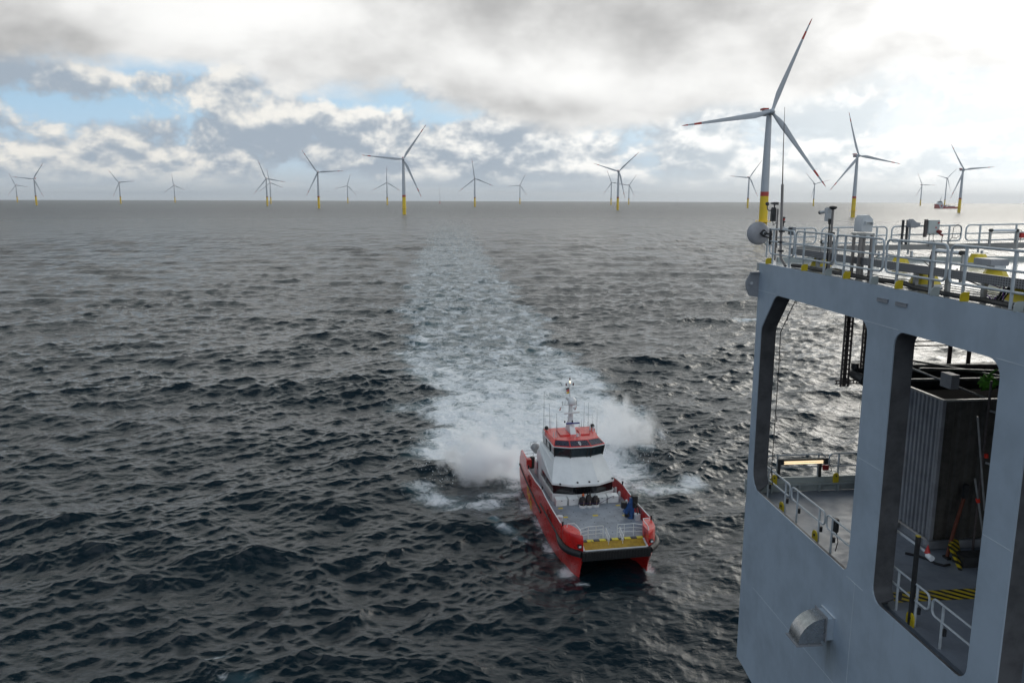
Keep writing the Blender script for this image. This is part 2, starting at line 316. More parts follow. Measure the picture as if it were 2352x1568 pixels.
# ------------------------------------------------------------------ the sea
REARTH = 7.4e6                                                  # earth radius with refraction: the horizon drops away by itself
def build_sea():
    th = np.concatenate([[88, 80, 72, 65, 60, 56, 53], np.arange(51, 25, -.050), np.arange(25, 3, -.034), np.arange(3, .19, -.028), [.17, .15, .13, .11, .09]])
    rad = CAM_H / np.tan(np.radians(th)); nr = len(rad)
    az = np.concatenate([np.arange(-180, -46, 3.0), np.arange(-46, 46, .074), np.arange(46, 180, 3.0)]); na = len(az)
    A = np.radians(az)
    X = rad[:, None] * np.sin(A)[None, :]; Y = rad[:, None] * np.cos(A)[None, :]
    dr = np.gradient(rad); dr[10:] = np.maximum.accumulate(dr[10:])
    wl = np.exp(np.linspace(math.log(.55), math.log(46.0), 170))
    sl = .0205 * np.interp(np.log(wl), np.log([.55, 1.5, 3, 6, 12, 22, 46]), [1.7, 1.9, 1.8, 1.4, .95, .72, .48])
    amp = sl * wl / (2 * PI)
    main = R_(98)                                                # direction the sea runs, from +X
    spread = np.interp(np.log(wl), [math.log(.5), math.log(6), math.log(46)], [1.0, .72, .38])
    ang = main + RNG.normal(0, 1, wl.size) * spread; ph = RNG.uniform(0, 2 * PI, wl.size)
    dx = np.zeros_like(X); dy = np.zeros_like(X); dz = np.zeros_like(X)
    lim = np.clip((wl[:, None] / dr[None, :] - 1.0) / 1.5, 0, 1); lim = lim * lim * (3 - 2 * lim) * np.interp(rad, [600, 1250], [1, 0])[None, :]
    gust = np.zeros_like(X, dtype=np.float32)                    # smoother and rougher patches of water
    for L_ in (28, 36, 47, 60, 78, 95, 33, 52):
        ga = RNG.uniform(0, 2 * PI); gust += np.sin(2 * PI / L_ * (X * math.cos(ga) * .8 + Y * math.sin(ga)) + RNG.uniform(0, 6)).astype(np.float32)
    gust = np.clip(1.0 + .10 * gust, .6, 1.4)
    for i in range(wl.size):
        w = lim[i]; n = int(np.max(np.nonzero(w > .001)[0])) + 1
        k = 2 * PI / wl[i]; cx, cy = math.cos(ang[i]), math.sin(ang[i])
        p = (k * (X[:n] * cx + Y[:n] * cy) + ph[i]); p = np.mod(p, 2 * PI).astype(np.float32)
        c = np.cos(p); s = np.sin(p); a = (amp[i] * w[:n])[:, None].astype(np.float32)
        q = 1.25 if 2 < wl[i] < 12 else .95
        if wl[i] < 6: a = a * gust[:n]
        dz[:n] += a * c; dx[:n] -= a * s * (cx * q); dy[:n] -= a * s * (cy * q)
    # foam: how much of the surface is churned white
    Yl = []; XL = []; XR = []
    for y, l, r in ((1125, 1150, 1480), (1075, 1060, 1440), (1040, 1000, 1490), (1000, 1020, 1490), (940, 1000, 1480), (900, 972, 1400), (850, 920, 1335), (800, 930, 1310), (750, 918, 1262), (700, 922, 1218), (650, 935, 1172), (600, 950, 1132), (560, 972, 1105), (520, 990, 1085), (497, 960, 1080)):
        a = at_z(l, y); b = at_z(r, y); Yl.append((a.y + b.y) / 2); XL.append(a.x); XR.append(b.x)
    Yl = np.array(Yl); xl = np.interp(Y, Yl, XL); xr = np.interp(Y, Yl, XR)
    xl = xl + 1.8 * np.sin(Y * .11) + 1.3 * np.sin(Y * .31 + 1) + .9 * np.sin(Y * .7 + X * .2); xr = xr + 1.8 * np.sin(Y * .09 + 2) + 1.3 * np.sin(Y * .27 + 4) + .9 * np.sin(Y * .63 + X * .25)
    e = 6.0 + Y * .014
    ins = np.clip((X - xl) / e + .5, 0, 1) * np.clip((xr - X) / e + .5, 0, 1)
    dens = np.interp(Y, [74, 80, 86, 105, 120, 140, 165, 200, 260, 340, 480, 700, 1000], [0, .5, .95, .86, .70, .58, .49, .48, .47, .46, .46, .41, .31])
    edge = np.exp(-((X - xl - 1.5) / 2.5) ** 2) + np.exp(-((X - xr + 1.5) / 2.5) ** 2)
    wake = ins * np.clip(dens + .16 * edge * (dens > .05), 0, 1); calm = ins * np.interp(Y, [78, 95, 160, 300], [.5, .4, .2, 0])
    SC = 1.0
    for px, py, rx, ry, rot, k in ((975, 1122, 1.5, 1.3, 0, .95), (1010, 1140, 1.8, 1.2, .2, .72), (1060, 1152, 2.3, 1.1, .2, .62), (1115, 1150, 2.4, 1.2, 0, .6), (1150, 1130, 1.8, 1.0, 0, .6), (1000, 1050, 3.2, 1.0, 0, .55),
                                   (1135, 1200, .55, .6, .4, .85), (1160, 1218, 1.0, .5, -.5, .7), (1195, 1238, .9, .4, -.5, .6), (1212, 1160, .8, 2.2, .1, .68), (1240, 1210, .5, 2.0, .1, .6), (1262, 1252, .5, 2.0, 0, .6), (1300, 1312, .7, 1.0, 0, .72), (1335, 1345, .5, .4, 0, .55),
                                   (1490, 1128, 2.4, 1.0, .2, .66), (1540, 1118, 2.4, 1.3, 0, .74), (1590, 1108, 1.3, 1.6, 0, .85), (1455, 1112, 1.2, 1.2, 0, .6), (1475, 1030, 1.2, 1.4, 0, .75), (1465, 945, 1.6, 2.2, 0, .7), (1440, 990, 4, 4, 0, .55), (1492, 1310, .35, .8, 0, .62), (1500, 1222, .4, 1.6, 0, .55),
                                   (545, 1567, 1.2, .6, 0, .46), (500, 1512, .6, .25, .2, .5), (1720, 738, 3.5, 2.5, 0, .75), (1590, 1190, .8, .4, 0, .5), (565, 500, 12, 8, 0, .6), (1050, 505, 30, 12, 0, .45), (960, 930, 4, 2.5, 0, .6)):
        c = at_z(px, py); u = (X - c.x) * math.cos(rot) + (Y - c.y) * math.sin(rot); v = -(X - c.x) * math.sin(rot) + (Y - c.y) * math.cos(rot)
        wake = np.maximum(wake, min(k * .92, .68) * np.exp(-((u / (rx * 1.7)) ** 2 + (v / (ry * 1.7)) ** 2)))
    wake *= np.interp(Y, [900, 1900], [1, 0])
    # natural whitecaps where the sharpest crests break
    J = dz - .9; wake = np.maximum(wake, np.clip(J * .55, 0, .5) * (Y < 400))
    near = np.clip(1 - calm, 0, 1)
    dx *= near; dy *= near; dz *= (.35 + .65 * near)
    P = np.empty((nr * na, 3), np.float32)
    P[:, 0] = (X + dx).ravel(); P[:, 1] = (Y + dy).ravel(); P[:, 2] = (dz - (X * X + Y * Y) / (2 * REARTH)).ravel()
    i = np.arange(nr - 1)[:, None] * na; j = np.arange(na)[None, :]; j2 = (j + 1) % na
    F = np.stack([i + j, i + na + j, i + na + j2, i + j2], -1).reshape(-1, 4).astype(np.int32)   # wound so that normals point up
    me = bpy.data.meshes.new('sea'); nf = len(F)
    me.vertices.add(len(P)); me.vertices.foreach_set('co', P.ravel())
    me.loops.add(nf * 4); me.loops.foreach_set('vertex_index', F.ravel()[:])
    me.polygons.add(nf); me.polygons.foreach_set('loop_start', np.arange(0, nf * 4, 4, dtype=np.int32))
    me.polygons.foreach_set('use_smooth', np.ones(nf, bool)); me.update(calc_edges=True)
    a = me.attributes.new('wake', 'FLOAT', 'POINT'); a.data.foreach_set('value', wake.ravel().astype(np.float32))
    fr = np.repeat(np.clip((dr - .10) / .9, 0, 1)[:, None], na, 1); a = me.attributes.new('far', 'FLOAT', 'POINT'); a.data.foreach_set('value', fr.ravel().astype(np.float32))
    o = bpy.data.objects.new('sea', me); COL.objects.link(o); tag(o, kind='structure')
    m = bpy.data.materials.new('sea_water'); m.use_nodes = True; me.materials.append(m)
    t = NT(m.node_tree); b = t.n['Principled BSDF']; ob = t.obj(); wk = t.attr('wake'); far = t.attr('far')
    q = t.vm('MULTIPLY', ob, (.75, 1.0, 0.4))
    n1 = t.m('MULTIPLY', t.noise(q, 2.4, 5.0, .60, .3), t.lin(t.noise(ob, .022, 3.0, .5), .35, .65, .06, .11))
    n2 = t.m('MULTIPLY', t.m('MULTIPLY', t.noise(t.vm('MULTIPLY', ob, (.6, 1.0, .3)), .42, 4.0, .6, .2), .72), far)
    n3 = t.m('MULTIPLY', t.m('MULTIPLY', t.noise(t.vm('MULTIPLY', ob, (.5, 1.0, .3)), .11, 3.0, .6, .2), 2.4), t.lin(t.vm('LENGTH', ob), 250, 500, 0, 1))
    n4 = t.m('MULTIPLY', t.m('MULTIPLY', t.noise(t.vm('MULTIPLY', ob, (.10, .028, .02)), 1.0, 6.0, .60, .1), 13.0), t.sm(t.vm('LENGTH', ob), 260, 700))
    h = t.m('ADD', t.m('ADD', n1, n2), t.m('ADD', n3, n4))
    # foam: lacy net that closes up where the water is churned most
    ws = t.vm('MULTIPLY', ob, (1.0, .9, .35))
    warp = t.noise(ws, .35, 3.0, .55)
    wv = t.vm('ADD', ws, t.comb(t.m('MULTIPLY', warp, 2.6), t.m('MULTIPLY', t.noise(ws, .31, 3.0, .5, .2), 2.6), 0.0))
    big = t.noise(wv, .30, 8.0, .68, .5)
    ridge = t.m('SUBTRACT', 1.0, t.m('ABSOLUTE', t.m('MULTIPLY', t.m('SUBTRACT', t.noise(wv, .50, 7.0, .64, .6), .5), 3.6)))
    pat = t.m('ADD', t.m('MULTIPLY', t.sm(big, .25, .75), .55), t.m('MULTIPLY', t.m('MAXIMUM', ridge, 0.0), .45))
    thr = t.m('SUBTRACT', 1.08, t.m('MULTIPLY', wk, 1.02))
    foam = t.m('MULTIPLY', t.sm(t.m('SUBTRACT', pat, thr), -.13, .42), t.sm(wk, .02, .14))
    foam = t.m('MAXIMUM', foam, t.m('MULTIPLY', t.sm(wk, .75, 1.1), .55))
    aer = t.sm(wk, .15, .9)
    deep = t.mix(aer, (.0020, .0105, .0160, 1), (.06, .14, .165, 1))
    fcol = t.mix(t.sm(t.noise(ob, 1.3, 6.0, .65), .35, .7), (.80, .84, .86, 1), (.93, .94, .95, 1))
    t.l.new(t.mix(foam, deep, fcol), b.inputs['Base Color'])
    t.l.new(t.m('ADD', t.lin(foam, 0, 1, .06, .7), t.lin(t.m('LOGARITHM', t.vm('LENGTH', ob), 10.0), 2.2, 3.3, 0.0, .26)), b.inputs['Roughness'])
    b.inputs['IOR'].default_value = 1.333
    t.l.new(t.lin(foam, 0, 1, .5, .15), b.inputs['Specular IOR Level'])
    fb = t.m('ADD', h, t.m('MULTIPLY', foam, t.m('MULTIPLY', t.noise(ob, 2.2, 6.0, .7), .30)))
    t.l.new(t.bump(fb, 1.0, 1.0), b.inputs['Normal'])
build_sea()

# ------------------------------------------------------------------ wind turbines
PYAW = R_(6.03)                                                 # the rotors, like the platform, face along this heading
ROT_R, HUB_H = 77.0, 110.0
def make_turbine():
    root = thing('wind_turbine', 'x', 'wind turbine')
    base = MB().lathe([(3.5, -6), (3.5, 12.2), (3.5, 12.21), (3.45, 33)], n=28).build('yellow_foundation', TYEL, root)
    p = MB(); p.lathe([(3.5, 11.6), (6.1, 11.7), (6.1, 12.0), (3.5, 12.05)], n=28)
    for k in range(14):
        a = 2 * PI * k / 14; c, s = 6.0 * math.cos(a), 6.0 * math.sin(a); p.beam((c, s, 12), (c, s, 13.2), .12, .12)
    p.tube([(6.0 * math.cos(2 * PI * k / 28), 6.0 * math.sin(2 * PI * k / 28), 13.2) for k in range(28)], .08, 5, True)
    p.build('access_platform', TYEL, base)
    l = MB()
    for s in (-.45, .45): l.beam((s, -4.1, -3), (s, -4.1, 11.7), .18, .18)
    for k in range(24): l.beam((-.45, -4.1, -2.5 + k * .6), (.45, -4.1, -2.5 + k * .6), .08, .08)
    l.build('boat_ladder', TYEL, base)
    MB().lathe([(3.46, 33), (3.42, 36.6)], n=28).build('red_band', TRED, root)
    tw = MB().lathe([(3.42, 36.6), (2.9, 72), (2.15, 108)], n=28).build('tower', TWHT, root)
    nc = MB()
    rings = []
    for y, hw, hh, zc in ((-2.6, 1.7, 1.8, 0), (-1.8, 2.1, 2.3, 0), (4, 2.3, 2.5, .05), (9.5, 2.2, 2.4, .1), (12.0, 1.8, 1.9, .2)):
        rings.append([(hw * sx, y, HUB_H + zc + hh * sz) for sx, sz in ((-.75, -1), (.75, -1), (1, -.7), (1, .7), (.75, 1), (-.75, 1), (-1, .7), (-1, -.7))])
    nac = nc.loft(rings).build('nacelle', TWHT, root)
    MB().span((-2.36, 2.0, HUB_H - .3), (2.36, 9.0, HUB_H + .9)).build('red_stripe', TRED, nac)
    h = MB(); h.span((-2.4, 6.5, HUB_H + 2.6), (2.4, 13.0, HUB_H + 2.8))
    for x in (-2.4, 2.4): h.span((x - .05, 6.5, HUB_H + 2.8), (x + .05, 13.0, HUB_H + 4.2))
    h.span((-2.4, 12.95, HUB_H + 2.8), (2.4, 13.05, HUB_H + 4.2)); h.span((-2.4, 6.45, HUB_H + 2.8), (2.4, 6.55, HUB_H + 4.2)); h.build('winch_deck', TRED, nac)
    hub = MB().lathe([(.05, -8.3), (1.2, -7.9), (2.1, -6.8), (2.5, -5.0), (2.4, -3.2), (2.0, -2.6)], (0, 0, HUB_H), 24, 0, 'Y').build('hub', TWHT, root)
    rings = []; secs = []
    for r, ch, th, tw_, off in ((1.8, 2.6, 2.6, 0, 0), (4.5, 2.7, 2.5, 4, .1), (9, 4.0, 1.9, 13, .55), (15, 4.9, 1.35, 11, .85), (24, 4.2, .95, 7.5, .75), (36, 3.3, .68, 4.5, .6), (50, 2.5, .46, 2, .45), (60, 1.9, .32, 1, .33), (66.2, 1.55, .25, .5, .27), (71.5, 1.15, .18, 0, .2), (75.2, .7, .1, 0, .12), (77, .12, .04, 0, .02)):
        ring = []; a = R_(tw_)
        for k in range(12):
            q = 2 * PI * k / 12; cx = math.cos(q) * ch / 2 - off; ty = math.sin(q) * th / 2 * (1.0 if r < 5 else (.55 + .45 * math.cos(q)))
            bend = -.0006 * r * r
            ring.append((cx * math.cos(a) - ty * math.sin(a), cx * math.sin(a) + ty * math.cos(a) + bend, r))
        rings.append(ring); secs.append(r)
    bl = MB().loft(rings)
    bl.mi = [1 if (i < 132 and (secs[i // 12] in (60, 71.5, 75.2))) else 0 for i in range(len(bl.f))]
    for k in range(3):
        o = bl.build('blade', [TWHT, TRED], root) if k == 0 else bpy.data.objects.new('blade', o.data)
        if k: COL.objects.link(o); o.parent = root
    return root
TUR = (  # hub, base, three blade tips in the photo, label
 ((35.3, 425.5), ((23.5, 398.6), (63.8, 429.5), (17.5, 446.6)), 'small far turbine at the left edge, left neighbour of a bigger one'),
 ((76.6, 410.7), ((100.8, 374.4), (29.6, 405.3), (95, 451.7)), 'mid-sized turbine second from the left edge, one blade up to the right'),
 ((272.8, 419.4), ((248.9, 390.2), (305, 417), (256.6, 451)), 'lone turbine on the left horizon with one blade level to the right'),
 ((399, 426), ((395, 398), (423.9, 437.6), (377.9, 441)), 'small lone turbine on the left horizon with one blade straight up'),
 ((610.7, 410.7), ((594.5, 368.7), (656, 419.4), (583.5, 444.3)), 'taller front turbine of the overlapping pair on the left horizon'),
 ((619.7, 420), ((614.4, 390.5), (651, 432.9), (594.5, 441)), 'smaller turbine peeping out behind the taller one of the overlapping pair'),
 ((729, 396), ((694, 346), (785, 394), (701.7, 450)), 'second largest turbine of the left half, blade tilted up left, just left of the wake'),
 ((797.7, 426.7), ((804, 398.6), (770.6, 431.6), (817, 447.5)), 'tiny far turbine between the two largest of the left half'),
 ((888.4, 419.3), ((888.4, 382), (855.7, 435.9), (919, 438.3)), 'small turbine with upright blade close left of the tall turbine above the wake'),
 ((926, 365.5), ((979.5, 289.2), (831, 357.5), (965.4, 450)), 'tall turbine standing above the far end of the foam wake'),
 ((1090.6, 410.2), ((1083.5, 363.8), (1133.5, 427.8), (1055, 439)), 'mid-sized turbine in the middle of the horizon with one blade nearly upright'),
 ((1194.6, 426), ((1206.6, 399.6), (1166.9, 427.8), (1210.8, 450)), 'small lone turbine right of the picture centre, blade leaning right'),
 ((1405, 419.7), ((1396, 389.5), (1434, 420), (1384, 448)), 'smaller turbine close behind and left of the front one in the cluster of three'),
 ((1421.8, 393.7), ((1466.8, 351.5), (1362, 377.5), (1436.9, 457)), 'front and largest turbine of the cluster of three right of centre'),
 ((1445.7, 425.3), ((1460.5, 402), (1416, 421), (1460.5, 452.4)), 'smallest turbine of the cluster of three, on its right side'),
 ((1722, 408), ((1748.3, 369.3), (1674.5, 405), (1743, 452.6)), 'mid-sized turbine close left of the huge turbine tower'),
 ((1773, 256.8), ((1853.8, 47.2), (1562, 294.7), (1906, 425)), 'huge nearest turbine with red striped blades rising behind the dish antenna'),
 ((1872.5, 422.7), ((1850.3, 397.4), (1906.6, 412.9), (1865.4, 456)), 'faint small turbine under the lower right blade of the huge one'),
 ((1973, 357.7), ((1940, 259), (2067.2, 377.7), (1909.4, 441.3)), 'second nearest turbine, standing right of the huge one above the white hooded box'),
 ((2119, 425), ((2109.8, 398), (2151.6, 424.8), (2108.7, 451.5)), 'faint small turbine left of the far red supply ship'),
 ((2176.6, 409.3), ((2203.6, 384.7), (2143.9, 405), (2183, 430.4)), 'turbine whose yellow foot stands in front of the far red ship'),
 ((2215.2, 390), ((2176.6, 331), (2287, 383), (2187.8, 456)), 'rightmost turbine of all, at the stern of the far red ship'),
)
def build_turbines():
    proto = make_turbine(); kids = list(proto.children_recursive)
    for i, (hub, tips, label) in enumerate(TUR):
        if i == 0: root = proto; mp = {o: o for o in kids}
        else:
            root = proto.copy(); COL.objects.link(root); mp = {}
            for o in kids:
                c = o.copy(); COL.objects.link(c); mp[o] = c
                c.parent = root if o.parent == proto else mp[o.parent]
        v = [(x - hub[0], hub[1] - y) for x, y in tips]; rp = sum(math.hypot(*q) for q in v) / 3
        d = ray(*hub); P = Vector((0, 0, CAM_H)) + d * (FPX * ROT_R / rp)     # depth from the size of the rotor
        off = Matrix.Rotation(PYAW, 3, 'Z') @ Vector((0, 5, 0)); drop = -(P.x ** 2 + P.y ** 2) / (2 * REARTH)
        root.location = (P.x + off.x, P.y + off.y, drop); root.rotation_euler = (0, 0, PYAW)
        h = P.z - drop; dzh = h - HUB_H
        a0 = [math.degrees(math.atan2(q[1], q[0])) for q in v]
        base = a0[0]; s = sum(((a - base - 120 * k + 60) % 120) - 60 for k, a in enumerate(a0)) / 3 + base
        k = 0
        for o in kids:
            c = mp[o]; n = o.name.split('.')[0]
            if n == 'tower': c.location.z = 36.6 - 36.6 * (h - 2 - 36.6) / (108 - 36.6); c.scale.z = (h - 2 - 36.6) / (108 - 36.6)
            elif n in ('nacelle', 'hub'): c.location.z = dzh
            elif n == 'blade':
                c.location = (0, -5, h); c.rotation_euler = (0, R_(90 - (s + 120 * k)), 0); k += 1
        tag(root, label, 'wind turbine', 'wind turbines of the offshore wind farm')
build_turbines()

def mast_and_ship():
    p = at_z(1010.4, 467.5); t = thing('met_mast', 'thin bare weather mast on the horizon right of the tall turbine', 'mast', (p.x, p.y, -(p.x ** 2 + p.y ** 2) / (2 * REARTH)))
    MB().lathe([(2.2, -4), (2.2, 16)], n=16).build('foundation', TRED, t)
    MB().lathe([(4.5, 16), (4.5, 17)], n=16).build('platform', GREY, t)
    m = MB()
    for k in range(3):
        a = 2 * PI * k / 3; m.tube([(2.0 * math.cos(a), 2.0 * math.sin(a), 17), (.35 * math.cos(a), .35 * math.sin(a), 100)], .28, 5)
        for q in range(16):
            z0 = 17 + q * 5.2; r0 = 2.0 - 1.65 * (z0 - 17) / 83; r1 = 2.0 - 1.65 * (z0 + 5.2 - 17) / 83; b = a + 2 * PI / 3
            m.tube([(r0 * math.cos(a), r0 * math.sin(a), z0), (r1 * math.cos(b), r1 * math.sin(b), z0 + 5.2)], .12, 4)
    m.build('lattice', GREY, t)
    a, b = at_z(2145, 478.5), at_z(2199, 478.8); c = (a + b) / 2; L = (b - a).length
    s = thing('supply_ship', 'far red supply ship with a white V painted on its hull', 'ship', (c.x, c.y, -.9), math.atan2(a.y - b.y, a.x - b.x))
    def hw(x): return 9.5 * min(1, max(.02, (L / 2 - x) / 20)) ** .6
    rings = []
    for x, zt in ((-L / 2, 7.5), (-L / 4, 7.0), (L * .06, 7.2), (L * .12, 13.5), (L * .3, 14.5), (L * .42, 16), (L * .49, 17)):
        w = hw(x); rings.append([(x, -w, -2), (x, w, -2), (x, w, zt), (x, -w, zt)])
    hull = MB().loft(rings).build('hull', mat('ship_red_paint', (.42, .05, .04), .45), s)
    v = MB()
    for sy in (-1, 1):
        for x0, x1 in ((L * .30, L * .22), (L * .12, L * .20)):
            v.prism([(x0 - 2.2, 14), (x0 + 2.2, 14), (x1 + 2.2, .5), (x1 - 2.2, .5)], 9.55, 9.62, lambda p, q, h, sy=sy: (p, sy * h, q))
    v.build('white_v_mark', TWHT, hull)
    MB().hexa([(L * .14, -8, 14), (L * .40, -8, 15.5), (L * .40, 8, 15.5), (L * .14, 8, 14), (L * .17, -7.5, 24), (L * .36, -7, 24), (L * .36, 7, 24), (L * .17, 7.5, 24)]).build('bridge', LGREY, s)
    MB().hexa([(L * .20, -9, 24), (L * .35, -8, 24), (L * .35, 8, 24), (L * .20, 9, 24), (L * .21, -8.5, 28), (L * .34, -7.5, 28), (L * .34, 7.5, 28), (L * .21, 8.5, 28)]).build('wheelhouse', GLASS, s)
    MB().tube([(L * .26, 0, 28), (L * .22, 0, 46)], [1.6, .5], 8).beam((L * .25, -5, 36), (L * .25, 5, 36), .6, .6).build('mast', LGREY, s)
    MB().box((L * .02, 0, 10), (8, 8, 7)).box((-L * .12, 3, 9), (10, 5, 4)).box((-L * .3, -2, 8.5), (14, 8, 3)).build('deck_cargo', GREY, s)
    MB().tube([(-L * .10, -6, 7), (-L * .10, -6, 14), (-L * .26, -6, 17)], .7, 6).build('deck_crane', YEL, s)
mast_and_ship()

# ------------------------------------------------------------------ the platform the photographer stands beside
PC = Vector((8.01, 25.84, 28.0)); PR = Matrix.Rotation(PYAW, 3, 'Z')
# platform frame: x = inwards from the white wall, y = -u (u runs along the wall towards the camera), z from the top deck
def PW(u, w, z): return PC + PR @ Vector((w, -u, z))
def pthing(name, label, cat, u, w, z, group=None):
    t = thing(name, label, cat, PW(u, w, z), PYAW, group); t['_o'] = 0; del t['_o']; return t, (w, -u, z)
def build_platform():
    root, org = pthing('offshore_platform', 'white painted steel platform with tall openings in its wall at the right edge', 'platform', 0, 0, 0)
    UE = 19.5
    outer = [(0, 0), (UE, 0), (UE, -14.2), (1.36, -14.08), (0.02, -13.9)]
    op1 = [(6.3, -.92)] + [(6.62 - .32 + .32 * math.sin(R_(a)), -1.24 + .32 * math.cos(R_(a))) for a in (15, 40, 65, 90)] + [(6.62, -7.15), (6.56, -7.40), (6.42, -7.5), (.78, -7.45), (.56, -7.3), (.43, -7.08), (.39, -6.85), (.39, -2.25), (.43, -2.05), (1.22, -1.06), (1.33, -.96), (1.5, -.90)]
    def rop(u0, u1, zt, zb, r): return [(a, b) for a, b in rrect(u0, zb, u1, zt, r, 5)]
    op2 = rop(7.76, 11.25, -.95, -7.62, .36); op3 = rop(12.06, 15.6, -.95, -7.7, .36)
    ops = [op1, op2, op3]
    bm = bmesh.new(); es = []
    for lp in [outer] + ops:
        vs = [bm.verts.new((0, -u, z)) for u, z in lp]
        es += [bm.edges.new((vs[i], vs[(i + 1) % len(vs)])) for i in range(len(vs))]
    r = bmesh.ops.triangle_fill(bm, edges=es, use_beauty=True); fs = [f for f in r['geom'] if isinstance(f, bmesh.types.BMFace)]
    ex = bmesh.ops.extrude_face_region(bm, geom=fs)
    for v in ex['geom']:
        if isinstance(v, bmesh.types.BMVert): v.co.x += .035
    bmesh.ops.recalc_face_normals(bm, faces=bm.faces)
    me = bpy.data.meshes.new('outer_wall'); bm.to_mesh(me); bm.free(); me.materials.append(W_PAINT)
    wall = bpy.data.objects.new('outer_wall', me); COL.objects.link(wall); wall.parent = root
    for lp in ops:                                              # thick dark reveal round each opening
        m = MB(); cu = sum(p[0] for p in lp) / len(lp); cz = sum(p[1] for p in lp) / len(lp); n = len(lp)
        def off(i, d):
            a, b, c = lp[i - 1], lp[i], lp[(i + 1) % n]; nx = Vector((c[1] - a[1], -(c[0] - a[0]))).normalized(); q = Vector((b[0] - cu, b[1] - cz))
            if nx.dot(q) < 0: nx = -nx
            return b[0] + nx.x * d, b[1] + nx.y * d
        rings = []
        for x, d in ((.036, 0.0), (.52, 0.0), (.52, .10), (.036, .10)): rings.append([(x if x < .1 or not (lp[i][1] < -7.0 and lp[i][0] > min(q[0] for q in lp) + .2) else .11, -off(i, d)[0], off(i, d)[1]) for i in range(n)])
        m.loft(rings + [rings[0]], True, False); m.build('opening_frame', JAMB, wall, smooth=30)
    s = MB(); s.span((-.006, -.02, -.885), (0, -1.4, -.875)); s.span((-.006, -6.4, -.925), (0, -7.9, -.915)); s.span((-.006, -11.1, -.94), (0, -UE, -.93)); s.span((-.006, -7.4, -7.60), (0, -6.6, -7.59)); s.span((-.006, -11.1, -7.72), (0, -12.3, -7.71))
    s.span((-.005, -6.64, -4.36), (0, -7.74, -4.353)); s.span((-.005, -.01, -4.2), (0, -.375, -4.193)); s.span((-.005, -11.27, -4.4), (0, -12.04, -4.393)); s.span((-.004, -7.0, -7.61), (0, -7.006, -14.1)); s.span((-.004, -1.0, -10.8), (0, -UE, -10.794))
    s.build('weld_seam', SEAMP, wall)
    # decks
    MB().span((.036, .28, -.28), (17, -UE, -.02)).build('top_deck', DECKP, root)
    c = MB(); c.span((.75, .30, -.02), (17, .42, .14)); c.build('deck_coaming', COAM, root)
    g = MB()
    for w in (2.6, 5.2, 7.8, 10.4, 13.0): g.span((w, 0, -.8), (w + .25, -UE, -.281))
    for u in (4.5, 9, 13.5): g.span((.54, -u, -.7), (17, -u - .2, -.282))
    g.build('deck_girders', DARKS, root)
    MB().span((.53, .15, -8.2), (17, -UE, -7.9)).build('lower_deck', FLOORP, root)
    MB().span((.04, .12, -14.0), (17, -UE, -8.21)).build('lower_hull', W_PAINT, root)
    st = MB(); st.span((.85, -7.0, -7.899), (9.5, -7.5, -7.894)).build('hazard_stripe', HAZ, root)
    b = MB(); b.span((.04, .16, -7.9), (5.1, .26, -7.40)); b.span((.04, .05, -7.66), (5.1, .159, -7.60))
    for w in (.9, 1.9, 2.63, 3.3, 4.3): b.span((w, .02, -7.9), (w + .04, .158, -7.61))
    b.build('end_bulwark', COAM, root)
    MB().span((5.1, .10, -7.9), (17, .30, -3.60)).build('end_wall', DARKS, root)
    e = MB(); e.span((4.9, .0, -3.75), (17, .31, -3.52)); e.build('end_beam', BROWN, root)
    MB().span((9.7, -.32, -7.9), (9.9, -UE, -.29)).build('light_block_wall', DARKS, root)  # added wall, keeps light from the right out of the lower deck
    # plate with an eye on the corner
    p = MB(); p.prism([(0, -.30), (.30, -.33), (.44, -.62), (.42, -.80), (.30, -1.08), (0, -1.12)], -.05, .0, lambda a, q, h: (-a, h + .02, q))
    p.span((-.30, -.10, -.33), (0, .06, -.30)); p.cyl((-.25, -.05, -.66), (-.25, .05, -.66), .10, n=16).build('lifting_eye_plate', GREY, root)
    MB().cyl((-.25, -.055, -.66), (-.25, .055, -.66), .05, n=14).build('eye_hole', LGREY, root)
    for u, z in ((6.97, -.33), (7.73, -.33)):
        MB().span((-.035, -u, z - .04), (0, -u - .42, z + .04)).span((-.045, -u - .03, z + .041), (0, -u - .45, z + .05)).build('bracket', GREY, root)
    for u, m_ in ((.10, YEL), (2.55, YEL), (4.9, YEL), (6.2, COAM), (7.22, YEL), (8.55, COAM), (9.5, YEL), (11.0, COAM), (3.95, COAM)):
        l = MB(); l.prism([(0, 0), (.19, 0), (.19, .19), (.08, .19), (.03, .17), (.0, .12)], -.0125, .0125, lambda a, q, h, u=u: (-.04 + a, -u - .45 + h, q)); l.build('lug_plate', m_, root)
    # dark pipework and ladders hanging under the deck
    for w, zb in ((3.24, -4.2), (3.90, -3.95), (4.33, -4.0)):
        t, o = pthing('cable_ladder', {3.24: 'brown vertical cable ladder hanging in the left opening, furthest left', 3.90: 'brown vertical cable ladder hanging second from left in the left opening', 4.33: 'brown cable ladder hanging next to the white pillar in the left opening'}[w], 'cable ladder', -.05, w, zb, 'cable ladders hanging under the deck')
        for s in (-.13, .13): MB().span((w + s - .018, .05 - .04, zb), (w + s + .018, .05 + .04, -.3)).build('side_rail', BROWN, t, o)
        MB().span((w - .065, .061, zb), (w + .065, .08, -.3)).build('middle_web', BROWN, t, o)
        m = MB()
        for k in range(int((-.3 - zb) / .16)): m.span((w - .112, .03, zb + .1 + k * .16), (w + .112, .06, zb + .15 + k * .16))
        m.build('rungs', BROWN, t, o)
    t, o = pthing('cable_tray', 'brown horizontal tray crossing the foot of the hanging cable ladders', 'cable tray', -.05, 3.0, -4.06)
    for z in (-4.11, -4.0): MB().span((2.95, .10, z - .02), (4.7, .13, z + .02)).build('side_rail', BROWN, t, o)
    m = MB()
